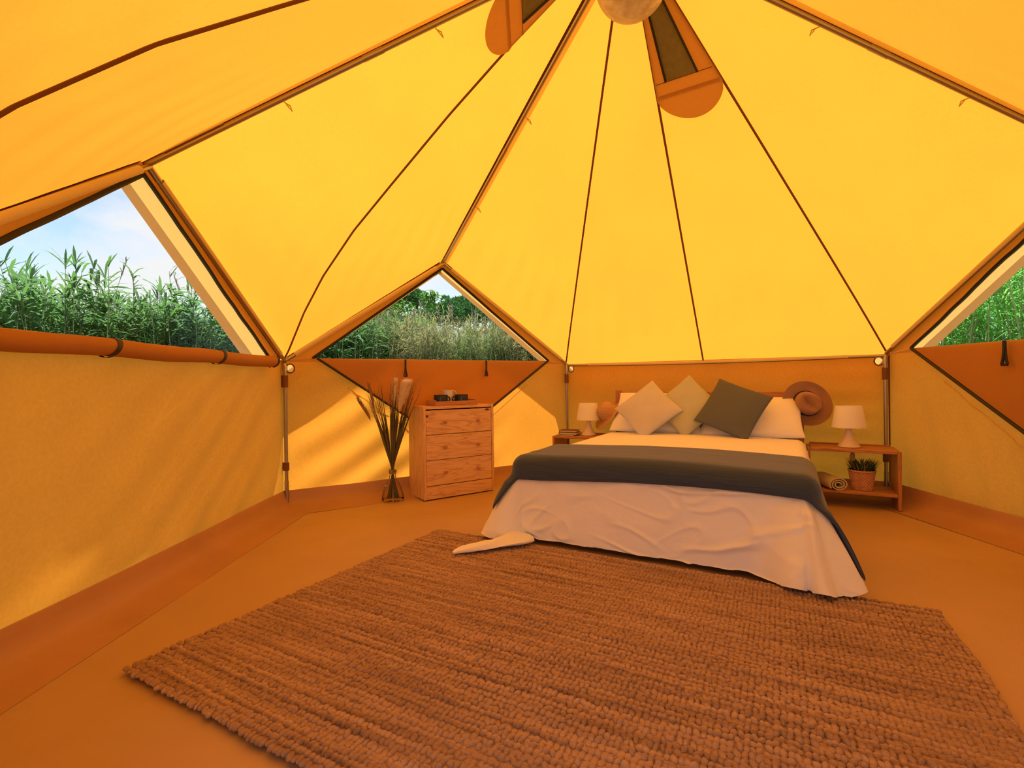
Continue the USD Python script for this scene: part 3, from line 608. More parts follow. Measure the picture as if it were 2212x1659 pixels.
# close the sheet's edges
v1, f1 = grid(top); v2, f2 = grid(bot); nA, nB = top.shape[:2]
idx = np.arange(nA * nB).reshape(nA, nB); loop = np.concatenate([idx[:, 0], idx[-1, 1:], idx[-2::-1, -1], idx[0, -2:0:-1]]); nx = np.roll(loop, -1); N = nA * nB
edge = np.vstack([np.stack([loop, nx, nx + N], 1), np.stack([loop, nx + N, loop + N], 1)])
obj('cloth', (np.vstack([v1, v2]), np.vstack([f1, f2[:, ::-1] + N, edge])), 'throw_cloth', th_, smooth=50)

def cushion(w, h, T, seed, pinch=0.07, exp=0.42, n=44):
    """plump cushion in the xz plane, thickness along y"""
    g = np.linspace(-1, 1, n); g = np.sin(g * PI / 2)
    u, v = np.meshgrid(g, g, indexing='ij')
    x = u * (1 - pinch * (1 - v ** 2)) * w / 2; z = v * (1 - pinch * (1 - u ** 2)) * h / 2
    th = T / 2 * np.maximum((1 - u ** 2) * (1 - v ** 2), 0) ** exp
    q = np.stack([x, z, 0 * x], -1); wr = 0.05 * T * fb(q, 9, 3, seed) + 0.10 * T * fb(q, 4, 2, seed + 1)
    ed = np.clip((1 - np.maximum(np.abs(u), np.abs(v))) * 5, 0, 1)
    F_ = np.stack([x, -th - wr * ed, z], -1); Bk = np.stack([x, th + wr * ed, z], -1)
    a, fa = grid(F_); b, fb_ = grid(Bk)
    m = trimesh.Trimesh(np.vstack([a, b]), np.vstack([fa, fb_[:, ::-1] + len(a)]), process=False); m.merge_vertices(digits_vertex=6); return m
def put_cushion(name, label, catg, matn, mesh, x, y, z, spin, lean, yaw=0.0, welt=True, group=None):
    m = mesh.copy(); R = rot([0, 0, 1], math.radians(yaw)) @ rot([1, 0, 0], math.radians(lean)) @ rot([0, 1, 0], math.radians(spin))
    t = thing(name, label, catg, bw(x, y, z), YB, group)
    m.vertices = m.vertices @ R.T
    obj('cover', m, matn, t, smooth=True)
    return t
# y = -d2
zb = ZT + 0.012
put_cushion('pillow', 'white pillow leaning on the headboard at the left of the bed', 'pillow', 'pillow_white', cushion(0.72, 0.42, 0.17, 3, 0.05), 0.405, -0.20, zb + 0.150, 1.5, -44)
put_cushion('pillow', 'white pillow leaning on the headboard at the right of the bed', 'pillow', 'pillow_white', cushion(0.70, 0.40, 0.17, 8, 0.05), 1.085, -0.20, zb + 0.130, -2, -48)
put_cushion('cushion', 'beige cushion standing on its corner, leftmost of the three on the bed', 'cushion', 'cushion_beige', cushion(0.385, 0.385, 0.13, 11, 0.06), 0.375, -0.40, zb + 0.188, 45, -33, -2)
put_cushion('cushion', 'olive-beige cushion standing on its corner between the other two', 'cushion', 'cushion_olive', cushion(0.385, 0.385, 0.13, 13, 0.06), 0.655, -0.315, zb + 0.213, 46, -27, 2)
put_cushion('cushion', 'dark grey cushion tilted against the right-hand pillow', 'cushion', 'cushion_grey', cushion(0.40, 0.40, 0.13, 15, 0.06), 0.985, -0.375, zb + 0.200, 24, -32, 0)
put_cushion('cushion', 'dark brown cushion lying half hidden behind the grey cushion', 'cushion', 'cushion_grey', cushion(0.36, 0.30, 0.10, 19, 0.06), 0.80, -0.21, zb + 0.13, 4, -40, 0)

# ------------------------------------------------------------------ bedside tables
def bedside(name, label, x0, x1, yf=-0.285, yb=-0.012, h=0.392):
    t = thing(name, label, 'bedside table', bw(x0, yf, 0), YB); w, d = x1 - x0, yb - yf; th = 0.020
    for xx in (0, w - th): obj('side_panel', box2(xx, xx + th, 0, d, 0.002, h - 0.004), 'stained_z', t, smooth=False)
    obj('top_board', box2(th, w - th, 0.004, d, h - 0.022, h), 'stained_x', t, smooth=False)
    obj('shelf', box2(th, w - th, 0.002, d, 0.088, 0.108), 'stained_x', t, smooth=False)
    obj('back_ledge', box2(th, w - th, d - 0.012, d, h, h + 0.010), 'stained_x', t, smooth=False)
    return t
bedside('bedside_table', 'low open wooden bedside table on the left of the bed, mostly hidden', -0.505, -0.025)
bedside('bedside_table', 'low open wooden bedside table with a shelf on the right of the bed', 1.452, 1.978)
ZN = 0.393
def lamp(x, y, label):
    t = thing('table_lamp', label, 'table lamp', bw(x, y, ZN), YB, None)
    obj('base', lathe([(0, 0.001), (0.066, 0.001), (0.068, 0.004), (0.066, 0.010), (0.050, 0.030), (0.034, 0.060), (0.024, 0.090), (0.020, 0.118), (0.022, 0.140), (0.028, 0.152), (0.0, 0.152)], 36), 'lamp_plastic', t, smooth=40)
    sh = lathe([(0.102, 0.136), (0.103, 0.138), (0.081, 0.283), (0.079, 0.285), (0.077, 0.283), (0.099, 0.139), (0.102, 0.136)], 48)
    obj('shade', sh, 'lamp_shade', t, smooth=40)
    obj('shade_ring', cat([tube([(0.022 * math.cos(a), 0.022 * math.sin(a), 0.270) for a in np.linspace(0, 2 * PI, 18)], 0.003, 5, False)] + [tube([(0.022 * math.cos(a), 0.022 * math.sin(a), 0.270), (0.079 * math.cos(a), 0.079 * math.sin(a), 0.276)], 0.0025, 5) for a in (0.4, 2.5, 4.6)]), 'lamp_plastic', t)
    obj('socket', lathe([(0, 0.15), (0.015, 0.15), (0.015, 0.19), (0, 0.19)], 16), 'lamp_plastic', t)
    obj('bulb', lathe([(0, 0.19), (0.012, 0.192), (0.024, 0.215), (0.026, 0.23), (0.018, 0.25), (0, 0.256)], 20), 'paper', t)
lamp(-0.215, -0.145, 'white cone-shaded table lamp on the left bedside table')
lamp(1.705, -0.165, 'white cone-shaded table lamp on the right bedside table')
def book(w, d, h, cover, label, x, y, z, yaw):
    t = thing('book', label, 'book', bw(x, y, z), YB + yaw)
    for z0 in (0, h - 0.0025): obj('cover_board', box2(-w / 2, w / 2, -d / 2, d / 2, z0, z0 + 0.0025, 0.0008), cover, t, smooth=False)
    obj('spine', box2(-w / 2 - 0.002, -w / 2, -d / 2, d / 2, 0, h, 0.0008), cover, t, smooth=False)
    obj('pages', box2(-w / 2 + 0.001, w / 2 - 0.006, -d / 2 + 0.005, d / 2 - 0.005, 0.0027, h - 0.0027, 0.0006), 'paper', t, smooth=False)
book(0.165, 0.12, 0.022, 'book_cover_dark', 'book with pale page edges, lower of the two on the left bedside table', -0.375, -0.19, ZN + 0.006, 3)
book(0.160, 0.115, 0.018, 'book_cover_red', 'brown-covered book, upper of the two on the left bedside table', -0.375, -0.192, ZN + 0.0285, 6)
t = thing('notepad', 'thin white notepad under the two books on the left bedside table', 'notepad', bw(-0.40, -0.185, ZN), YB + 2)
obj('sheets', box2(-0.085, 0.085, -0.07, 0.07, 0.0005, 0.0055, 0.0008), 'paper', t, smooth=False)

# towel, potted grass on the right shelf
ZS = 0.1085
t = thing('rolled_towel', 'cream towel rolled up on the lower shelf of the right bedside table', 'towel', bw(1.588, -0.165, ZS), YB + 22)
a = np.linspace(0, 2 * PI * 2.6, 120); rr = 0.012 + 0.041 * (a / a.max()) ** 0.9
prof_ = np.stack([rr * np.cos(a) * 1.12, rr * np.sin(a) * 0.86], -1); base_z = -prof_[:, 1].min()
tn = 0.0038; nrm = np.gradient(prof_, axis=0); nrm = np.stack([nrm[:, 1], -nrm[:, 0]], -1); nrm /= np.linalg.norm(nrm, axis=1, keepdims=True)
ring = np.vstack([prof_ + nrm * tn, (prof_ - nrm * tn)[::-1]]); ring = np.vstack([ring, ring[:1]])
rows = [np.stack([ring[:, 0], np.full(len(ring), y_), ring[:, 1] + base_z + tn], -1) for y_ in np.linspace(-0.13, 0.115, 6)]
g_ = grid(np.array(rows)); n_ = len(ring) - 1
endc = []
m_ = len(prof_)
for row_i in (0, 5):
    o_ = row_i * len(ring); i_ = np.arange(m_ - 1); j_ = 2 * m_ - 1 - i_
    endc += [np.stack([o_ + i_, o_ + i_ + 1, o_ + j_], 1), np.stack([o_ + i_ + 1, o_ + j_ - 1, o_ + j_], 1)]
obj('roll', (g_[0], np.vstack([g_[1]] + endc)), 'towel', t, smooth=40)

t = thing('potted_grass', 'small green grass plant in a woven basket on the right bedside shelf', 'potted plant', bw(1.775, -0.185, ZS), YB)
pf = lambda z: 0.060 + 0.016 * (z / 0.128)
rows = []; nz, na = 60, 160
for i in range(nz):
    z = 0.128 * i / (nz - 1); aa = np.arange(na + 1) * 2 * PI / na
    wv = np.sin(aa * 22 + (int(i / 5) % 2) * PI) * np.sin((i % 5) / 5 * PI) * 0.0035
    r_ = pf(z) + wv; rows.append(np.stack([r_ * np.cos(aa), r_ * np.sin(aa), np.full(na + 1, z + 0.001)], -1))
bk = obj('basket', grid(np.array(rows)), 'wicker', t, smooth=True)
obj('rim', tube([(0.077 * math.cos(a), 0.077 * math.sin(a), 0.130 + 0.001 * math.sin(a * 20)) for a in np.linspace(0, 2 * PI, 60)], 0.0065, 8, False), 'wicker', bk)
obj('liner', lathe([(0, 0.002), (0.054, 0.002), (0.068, 0.110), (0.0, 0.112)], 30), 'soil', t)
def blades(n, r0, h0, h1, wid, spread, rg, droop=0.3, z0=0.1):
    out = []
    for _ in range(n):
        a = rg.uniform(0, 2 * PI); b = a + rg.uniform(-.6, .6); r = r0 * math.sqrt(rg.random()); h = rg.uniform(h0, h1); sp_ = spread * rg.uniform(0.3, 1) * (0.4 + r / r0)
        base = np.array([r * math.cos(a), r * math.sin(a), z0]); d = np.array([math.cos(b), math.sin(b), 0]); sd_ = np.array([-math.sin(b), math.cos(b), 0])
        rows = []
        for f in (0, .35, .7, 1.0):
            c = base + d * (sp_ * h * f ** 1.6) + np.array([0, 0, h * (f - droop * sp_ * f * f * .6)]); ww = wid * (1 - f ** 2) + 0.0004
            rows.append([c - sd_ * ww, c + d * 0.0005, c + sd_ * ww])
        out.append(grid(np.array(rows)))
    return cat(out)
rg = random.Random(4)
obj('grass_blades', blades(460, 0.060, 0.060, 0.120, 0.0026, 0.45, rg), 'pot_grass', t, smooth=False)
obj('dry_blades', blades(34, 0.064, 0.08, 0.13, 0.0030, 0.75, rg), 'dry_blade', t, smooth=False)
lf = []
st = tube([(-0.056, -0.02, 0.10), (-0.060, -0.02, 0.16), (-0.058, -0.02, 0.20)], 0.0015, 5)
u = np.linspace(0, 1, 14); wl_ = 0.015 * np.sin(u * PI) ** 0.8 + 0.0006
rows = np.array([[(-0.058 + 0.006 * x - w_, -0.020, 0.190 + 0.072 * x), (-0.058 + 0.006 * x, -0.024, 0.190 + 0.072 * x), (-0.058 + 0.006 * x + w_, -0.020, 0.190 + 0.072 * x)] for x, w_ in zip(u, wl_)])
obj('dry_leaf', cat([st, grid(rows)]), 'dry_blade', t, smooth=True)

# ------------------------------------------------------------------ hats
def hat_mesh(brim, crown, hgt, droop, seed, pinch=True):
    a = np.linspace(0, 2 * PI, 73); rows = []
    prof_ = [(0.0, hgt - 0.010), (crown * 0.35, hgt - 0.006), (crown * 0.62, hgt), (crown * 0.80, hgt - 0.004), (crown * 0.92, hgt * 0.80), (crown * 1.0, hgt * 0.35), (crown * 1.05, 0.006), (crown * 1.12, 0.0), (crown * 1.5, 0.003), (brim * 0.9, 0.006 + droop), (brim, 0.012 + droop), (brim * 1.004, 0.008 + droop), (brim * 0.9, 0.002 + droop), (crown * 1.1, -0.005)]
    for r_, z_ in prof_:
        rx = r_; X_ = rx * np.cos(a) * 1.06; Y_ = r_ * np.sin(a) * 0.96; Z_ = np.full_like(a, z_)
        if pinch and r_ <= crown * 1.0:
            Z_ = Z_ - 0.030 * np.exp(-(Y_ / 0.018) ** 2) * (z_ > hgt * 0.6) * np.clip(1 - (np.abs(X_) / crown) ** 2, 0, 1)
            Z_ = Z_ - 0.014 * np.exp(-((Y_ - 0.05) / 0.02) ** 2 - ((X_ - 0.05) / 0.03) ** 2) - 0.014 * np.exp(-((Y_ + 0.05) / 0.02) ** 2 - ((X_ - 0.05) / 0.03) ** 2)
        if r_ > crown * 1.3: Z_ = Z_ + 0.010 * np.cos(2 * a)
        rows.append(np.stack([X_, Y_, Z_], -1))
    if not pinch:
        for i_, (rc_, zc_) in enumerate(((0, 1.0), (.32, .985), (.58, .93), (.78, .81), (.92, .60), (1.0, .28))):
            rows[i_] = np.stack([crown * rc_ * np.cos(a) * 1.06, crown * rc_ * np.sin(a) * .96, np.full_like(a, hgt * zc_)], -1)
    # refine the profile
    R_ = np.array(rows); out = []
    for i in range(len(R_) - 1):
        for f in np.linspace(0, 1, 5)[:-1]: out.append(R_[i] * (1 - f) + R_[i + 1] * f)
    out.append(R_[-1]); return np.array(out)
def hang_hat(label, matn, x, y, z, R, brim, crown, hgt, band, droop=0.0, pinch=True):
    t = thing('hat', label, 'hat', bw(x, y, z), YB)
    Hm = hat_mesh(brim, crown, hgt, droop, 1, pinch); sh_ = Hm.shape
    v_, f_ = grid(Hm.reshape(sh_) @ R.T); obj('felt_body' if pinch else 'straw_body', (v_, f_), matn, t, smooth=60)
    if band:
        a = np.linspace(0, 2 * PI, 61); rows = [np.stack([(crown * s_ + 0.003) * 1.06 * np.cos(a), (crown * s_ + 0.003) * 0.96 * np.sin(a), np.full_like(a, z_)], -1) @ R.T for s_, z_ in ((1.07, 0.002), (1.035, 0.012), (1.012, 0.026))]
        obj('ribbon', grid(np.array(rows)), band, t, smooth=True)
    return t
# crown faces into the tent (local -y), its long axis tilted
Rh = rot([0, 0, 1], math.radians(6)) @ rot([0, 1, 0], math.radians(48)) @ rot([1, 0, 0], math.radians(84))
hang_hat('brown felt hat with a dark ribbon hung on the right end of the headboard', 'felt', 1.458, -0.085, 0.690, Rh, 0.160, 0.083, 0.105, 'hat_band', 0.004)
Rs = rot([0, 0, 1], math.radians(-62)) @ rot([1, 0, 0], math.radians(70)) @ rot([0, 0, 1], 0.4)
hang_hat('straw hat hung sideways on the left end of the headboard behind the lamp', 'straw', -0.022, -0.125, 0.585, rot([0, 1, 0], math.radians(24)) @ Rs, 0.180, 0.088, 0.115, None, -0.004, False)

# ------------------------------------------------------------------ chest of drawers
DYAW = math.degrees(math.atan2(4.003 - 3.660, -0.155 + 0.662)); D0 = np.array([-0.660, 3.652])
_cd, _sd = math.cos(math.radians(DYAW)), math.sin(math.radians(DYAW))
def dw(x, y, z=0.0): return (D0[0] + _cd * x - _sd * y, D0[1] + _sd * x + _cd * y, z)
W_, Dp, H_ = 0.612, 0.285, 0.700
t = thing('chest_of_drawers', 'knotty pine chest of three drawers standing against the canvas wall', 'chest of drawers', dw(0, 0), DYAW)
for x0 in (0, W_ - 0.020):
    for y0, y1 in ((0, 0.052), (0.0528, 0.17), (0.1708, Dp)):
        obj('side_board', box2(x0, x0 + 0.020, y0, y1, 0.002, H_, 0.0015), 'pine_z', t, smooth=False)
obj('top_board', box2(0.0205, W_ - 0.0205, 0.001, Dp, H_ - 0.022, H_ - 0.003, 0.0015), 'pine_x', t, smooth=False)
obj('plinth', box2(0.0205, W_ - 0.0205, 0.004, 0.022, 0.003, 0.098, 0.0015), 'pine_x', t, smooth=False)
obj('back_panel', box2(0.0205, W_ - 0.0205, Dp - 0.006, Dp - 0.001, 0.02, H_ - 0.023, 0.001), 'pine_x', t, smooth=False)
for z0, z1 in ((0.103, 0.291), (0.295, 0.483), (0.487, 0.669)):
    dr = obj('drawer', box2(0.0225, W_ - 0.0225, 0.003, 0.021, z0, z1, 0.0015), 'pine_x', t, smooth=False)
    zc = (z0 + z1) / 2
    for fx in (0.268, 0.772):
        kn = lathe([(0, 0), (0.007, 0), (0.0065, 0.010), (0.013, 0.016), (0.0145, 0.022), (0.011, 0.028), (0, 0.030)], 20)
        kn.vertices = kn.vertices @ rot([1, 0, 0], PI / 2).T; kn.apply_translation([0.02 + fx * 0.572, 0.003, zc])
        obj('knob', kn, 'stained_y', dr, smooth=40)
# tray, mugs, jug
ZD = H_ - 0.0025
t = thing('wooden_tray', 'small wooden tray on top of the chest of drawers', 'tray', dw(0.295, 0.115, ZD), DYAW)
tw, td = 0.365, 0.185
obj('tray_base', box2(-tw / 2, tw / 2, -td / 2, td / 2, 0.0005, 0.008, 0.001), 'stained_x', t, smooth=False)
for y0 in (-td / 2, td / 2 - 0.010): obj('tray_side', box2(-tw / 2, tw / 2, y0, y0 + 0.010, 0.0082, 0.036, 0.002), 'stained_x', t, smooth=False)
for x0 in (-tw / 2, tw / 2 - 0.010): obj('tray_end', box2(x0, x0 + 0.010, -td / 2 + 0.0102, td / 2 - 0.0102, 0.0082, 0.046, 0.002), 'stained_y', t, smooth=False)
def tray_pt(x, y): c = dw(0.295 + x, 0.115 + y); return (c[0], c[1], ZD + 0.0082)
def mug(x, y, hand, label):
    t = thing('mug', label, 'mug', tray_pt(x, y), DYAW)
    r_ = 0.054; o = [(0, 0.0005), (r_ - 0.006, 0.0005), (r_, 0.006), (r_, 0.074), (r_ - 0.002, 0.076), (r_ - 0.004, 0.074), (r_ - 0.004, 0.010), (0, 0.008)]
    obj('cup', lathe(o, 40), 'mug_glaze', t, smooth=45)
    a = np.linspace(-PI / 2, PI / 2, 16); hp = np.stack([hand * (r_ - 0.004 + 0.028 * np.cos(a)), 0 * a, 0.040 + 0.023 * np.sin(a)], -1)
    obj('handle', tube(hp, 0.0055, 10), 'mug_glaze', t)
    # small pale script mark on the front: a looped stroke and a dot
    sx = np.array([0.004, 0.001, -0.003, -0.0055, -0.004, 0.000, 0.002, 0.000, -0.003]); sz = np.array([0.060, 0.058, 0.050, 0.040, 0.0345, 0.034, 0.038, 0.042, 0.040])
    yy = -np.sqrt((r_ + 0.0004) ** 2 - sx ** 2)
    s2 = np.array([0.013, 0.016, 0.014, 0.0115, 0.013]); z2 = np.array([0.0585, 0.061, 0.0645, 0.062, 0.0585]); y2 = -np.sqrt((r_ + 0.0004) ** 2 - s2 ** 2)
    Rm = rot([0, 0, 1], math.radians(-26)).T                            # the mark faces the entrance
    obj('printed_mark', cat([tube(np.stack([sx, yy, sz], -1) @ Rm, 0.0010, 5), tube(np.stack([s2, y2, z2], -1) @ Rm, 0.0009, 5)]), 'mug_print', t)
mug(-0.105, -0.02, 1, 'black mug with its handle to the right, left one on the wooden tray')
mug(0.075, -0.02, -1, 'black mug with its handle to the left, right one on the wooden tray')
t = thing('milk_jug', 'white ceramic jug with a spout between the two black mugs', 'jug', tray_pt(-0.005, 0.048), DYAW)
a = np.linspace(0, 2 * PI, 49); rows = []
for r_, z_ in ((0, 0.001), (0.034, 0.001), (0.037, 0.006), (0.037, 0.03), (0.036, 0.06), (0.036, 0.085), (0.038, 0.105), (0.0395, 0.112), (0.037, 0.112), (0.034, 0.10), (0.033, 0.02), (0, 0.014)):
    sp_ = 1 + 0.62 * np.clip((z_ - 0.070) / 0.042, 0, 1) ** 1.5 * np.exp(-((np.angle(np.exp(1j * (a - PI)))) / 0.38) ** 2)
    rows.append(np.stack([r_ * sp_ * np.cos(a), r_ * np.sin(a), z_ + 0.006 * (sp_ - 1) * (z_ > 0.08)], -1))
obj('body', grid(np.array(rows)), 'jug_glaze', t, smooth=50)
hp = [(0.033, 0, 0.103), (0.050, 0, 0.104), (0.066, 0, 0.094), (0.070, 0, 0.074), (0.062, 0, 0.052), (0.046, 0, 0.036), (0.034, 0, 0.030)]
obj('handle', tube(trimesh.path.simplify.resample_spline(np.array(hp), count=20) if False else hp, 0.0055, 10), 'jug_glaze', t)

# ------------------------------------------------------------------ flask with dried grasses
VX, VY = -0.905, 3.700
t = thing('glass_flask', 'clear conical glass flask on the floor beside the chest of drawers', 'vase', (VX, VY, 0.002))
fo = [(0, 0.002), (0.076, 0.002), (0.082, 0.008), (0.080, 0.030), (0.066, 0.085), (0.046, 0.130), (0.026, 0.165), (0.022, 0.190), (0.022, 0.228), (0.030, 0.238)]
obj('glass_body', lathe(fo, 48), 'clear_glass', t, smooth=40)
obj('raffia_tie', cat([tube([((0.024 + 0.002 * (k % 2)) * math.cos(a), (0.024 + 0.002 * (k % 2)) * math.sin(a), 0.200 + 0.008 * k + 0.002 * math.sin(a * 2 + k)) for a in np.linspace(0, 2 * PI, 24)], 0.0036, 6, False) for k in range(4)]), 'raffia', t)
rg = random.Random(12)
gt = thing('dried_grass_bunch', 'bunch of dark dried grass stems with cream plumes standing in the glass flask', 'dried grasses', (VX, VY, 0.0))
def stem_curve(ang, lean, hgt, cross, bend=0.0, yy=0.0):
    f = np.linspace(0, 1, 14); z = 0.014 + (hgt - 0.014) * f
    zn = 0.215; kx = np.where(z < zn, (z - zn) / zn * -1 * -cross, 0)
    x = np.where(z < zn, cross * (zn - z) / zn, np.tan(lean) * (z - zn) + bend * np.clip((z - zn) / 0.6, 0, 1) ** 2)
    return np.stack([x, yy * (z - zn) + 0 * z, z], -1)
clumps = [(-0.235, 8, 0.80), (-0.155, 7, 0.86), (0.02, 13, 0.92), (0.13, 7, 0.86), (0.21, 9, 0.88)]
for i, (ln, cnt, hh) in enumerate(clumps):
    ms = []; tips = []
    for _ in range(cnt):
        l2 = ln + rg.uniform(-0.05, 0.05); c = stem_curve(0, l2, hh * rg.uniform(0.86, 1.03), -math.copysign(rg.uniform(0.01, 0.045), ln if abs(ln) > .03 else rg.uniform(-1, 1)), ln * rg.uniform(0.0, 0.35), rg.uniform(-0.08, 0.08))
        ms.append(tube(c, np.linspace(0.0040, 0.0012, 14), 5)); tips.append(c)
        # long blade alongside the stem
        cc = c[4:12]; wv = 0.0058 * np.sin(np.linspace(0.3, PI, len(cc))) + 0.0005
        ms.append(grid(np.stack([cc + np.stack([wv, 0 * wv, 0 * wv], -1), cc + [0, -0.004, 0], cc - np.stack([wv, 0 * wv, 0 * wv], -1)], 1)))
    obj('stem_cluster', cat(ms), 'stem_dark', gt, smooth=False)
    fz = []
    for c in tips[: max(3, cnt - 2)]:
        for _ in range(9):
            j = rg.randint(9, 13); p0 = c[j]; d = np.array([rg.uniform(-0.06, 0.06) + math.tan(ln) * 0.1, rg.uniform(-0.05, 0.05), rg.uniform(0.03, 0.12)])
            fz.append(tube([p0, p0 + d * 0.5 + [0, 0, .004], p0 + d], [0.0009, 0.0007, 0.0003], 3, False))
    obj('feathery_tips', cat(fz), 'stem_straw', gt, smooth=False)
def plume(x0, z0, x1, z1, w, n, matn, y0=-0.02):
    fz = []
    for _ in range(n):
        f = rg.random() ** 0.8; c = np.array([x0 + (x1 - x0) * f, y0, z0 + (z1 - z0) * f]); ww = w * math.sin(min(1, 0.25 + f) * PI * 0.62) ** 0.8
        a = rg.uniform(0, 2 * PI); ln = rg.uniform(0.4, 1.0); d = np.array([math.cos(a) * ww * ln, math.sin(a) * ww * ln * .8, rg.uniform(0.02, 0.05)]) + np.array([x1 - x0, 0, z1 - z0]) * 0.12
        sd_ = np.array([-math.sin(a), math.cos(a), 0]) * 0.0016
        q = [c, c + d * .5 + [0, 0, 0.006], c + d]
        fz.append((np.array([q[0] - sd_, q[0] + sd_, q[1] + sd_, q[1] - sd_, q[2]]), np.array([[0, 1, 2], [0, 2, 3], [3, 2, 4]])))
    obj('plume', cat(fz), matn, gt, smooth=False)
plume(0.060, 0.66, 0.118, 0.850, 0.060, 3200, 'plume_cream'); plume(0.020, 0.70, 0.036, 0.865, 0.026, 1100, 'plume_cream')
plume(-0.125, 0.68, -0.165, 0.845, 0.020, 260, 'stem_straw'); plume(-0.155, 0.60, -0.245, 0.74, 0.022, 260, 'stem_straw')

# ------------------------------------------------------------------ jute rug
RC = np.array([0.182, 1.657]); RY = -28.55; RL, RW = 2.30, 1.60
t = thing('jute_rug', 'large brown woven jute rug lying in front of the bed', 'rug', (RC[0], RC[1], 0.002), RY)
obj('backing', box(RL - 0.03, RW - 0.03, 0.007, (0, 0, 0.0042), 0.002), 'jute', t, smooth=False)
px, py = 0.0158, 0.0222; nx_, ny_ = int(RL / px), int(RW / py)
ico = trimesh.creation.icosphere(1, 1.0); iv, fi = np.array(ico.vertices), np.array(ico.faces)
I, J = np.meshgrid(np.arange(nx_), np.arange(ny_), indexing='ij'); I, J = I.ravel(), J.ravel(); nk = len(I)
r1 = nrng.normal(size=(nk, 6))
yy0 = (J - (ny_ - 1) / 2) * py; xx0 = (I - (nx_ - 1) / 2 + 0.12 * (J % 2) - 0.06) * px
row_h = nrng.normal(size=ny_)[J]
cx_ = xx0 + r1[:, 0] * 0.0017 + 0.007 * fb(np.stack([xx0 * 3, yy0 * 3 + 9, 0 * xx0], -1), 1, 3, 57); cy_ = yy0 + r1[:, 1] * 0.0021 + 0.006 * fb(np.stack([xx0 * 2.2, yy0 * 1.5, 0 * xx0], -1), 1, 2, 51) * 2
edge_w = 0.016 * fb(np.stack([xx0 * 2.5 + 40, yy0 * 2.5, 0 * xx0], -1), 1, 2, 52) * 2
cx_ = cx_ + np.where(np.abs(xx0) > RL / 2 - 0.25, edge_w, 0)
sx = px * 0.57 * (1 + 0.12 * r1[:, 2]); sy = py * 0.60 * (1 + 0.16 * r1[:, 3]); sz = 0.0080 * (1 + 0.22 * r1[:, 4]) * (1 + 0.12 * row_h)
tw_ = np.where(I % 2 == 0, 0.40, -0.25) + 0.20 * r1[:, 5]
c_, s_ = np.cos(tw_), np.sin(tw_)
lx = iv[None, :, 0] * sx[:, None]; ly = iv[None, :, 1] * sy[:, None]
KX = cx_[:, None] + lx * c_[:, None] - ly * s_[:, None]; KY = cy_[:, None] + lx * s_[:, None] + ly * c_[:, None]
KZ = 0.0078 + iv[None, :, 2] * sz[:, None] + (0.004 * fb(np.stack([cx_, cy_, 0 * cx_], -1), 3.0, 2, 54))[:, None]
knv = np.stack([KX, KY, np.maximum(KZ, 0.0006)], -1).reshape(-1, 3); knf = (fi[None] + (np.arange(nk) * len(iv))[:, None, None]).reshape(-1, 3)
tag(obj('woven_knots', (knv, knf), 'jute', t, smooth=True), kind='stuff')

# ------------------------------------------------------------------ outside: cane hedge, reeds, pines, a tree and a shrub
def ribbon(base, d, ln, wid, droop, rg, seg=3):
    d = d / np.linalg.norm(d); sd_ = np.cross(d, [0, 0, 1]); sd_ /= np.linalg.norm(sd_) + 1e-9
    tw = rg.uniform(-0.5, 0.5); sd_ = sd_ * math.cos(tw) + np.array([0, 0, math.sin(tw)])
    rows = []
    for f in np.linspace(0, 1, seg + 1):
        c = base + d * ln * f + np.array([0, 0, -droop * ln * f * f]); ww = wid * (0.35 + 1.3 * f) * (1 - f) ** 0.6 if f < 1 else 0.002
        rows.append([c - sd_ * ww, c + sd_ * ww])
    return grid(np.array(rows))
def cane_clump(name, label, catg, group, leafm, hgt, ncane, nleaf, llen, lwid, rad, seed, plumes=0, lean=0.12, droop=0.55, loc=(0, 0, 0), lo=0.15):
    rg = random.Random(seed); t = thing(name, label, catg, loc, 0, group); stems, lv, pl = [], [], []
    for i in range(ncane):
        a, r_ = rg.uniform(0, 2 * PI), rad * math.sqrt(rg.random()); h = hgt * rg.uniform(0.72, 1.05); b = rg.uniform(0, 2 * PI); ln = lean * rg.uniform(0.2, 1.2)
        f = np.linspace(0, 1, 6); c = np.stack([r_ * math.cos(a) + math.cos(b) * ln * h * f ** 2, r_ * math.sin(a) + math.sin(b) * ln * h * f ** 2, h * f], -1)
        stems.append(tube(c, np.linspace(0.011, 0.004, 6), 4, False))
        for j in range(nleaf):
            g = rg.uniform(lo, 1.0) ** 0.75; k = min(int(g * 5), 4); p0 = c[k] + (c[k + 1] - c[k]) * (g * 5 - k); az = rg.uniform(0, 2 * PI); el = rg.uniform(0.1, 1.0) if g < 0.93 else rg.uniform(0.7, 1.4)
            lv.append(ribbon(p0, np.array([math.cos(az) * math.cos(el), math.sin(az) * math.cos(el), math.sin(el)]), llen * rg.uniform(0.5, 1.1), lwid * rg.uniform(0.7, 1.2), droop * rg.uniform(0.3, 1.2), rg))
        if i < plumes:
            p0 = c[-1]; tip = p0 + np.array([math.cos(b) * 0.16, math.sin(b) * 0.16, 0.55]); pl.append(cat([tube([p0, p0 + (tip - p0) * .3, p0 + (tip - p0) * 0.5, p0 + (tip - p0) * 0.8, tip], [0.004, 0.004, 0.012, 0.010, 0.002], 5)] + [ribbon(p0 + (tip - p0) * rg.uniform(.35, .9), np.array([rg.gauss(0, .3), rg.gauss(0, .3), 1.0]), 0.16, 0.010, 0.3, rg, 2) for _ in range(10)]))
    obj('stem_bundle', cat(stems), 'cane_stem', t, smooth=True); tag(obj('foliage', cat(lv), leafm, t, smooth=False), kind='stuff')
    for q_ in pl: obj('plume', q_, 'reed_plume', t)
    return t
GH = 'tall green canes in the hedge outside the left window'
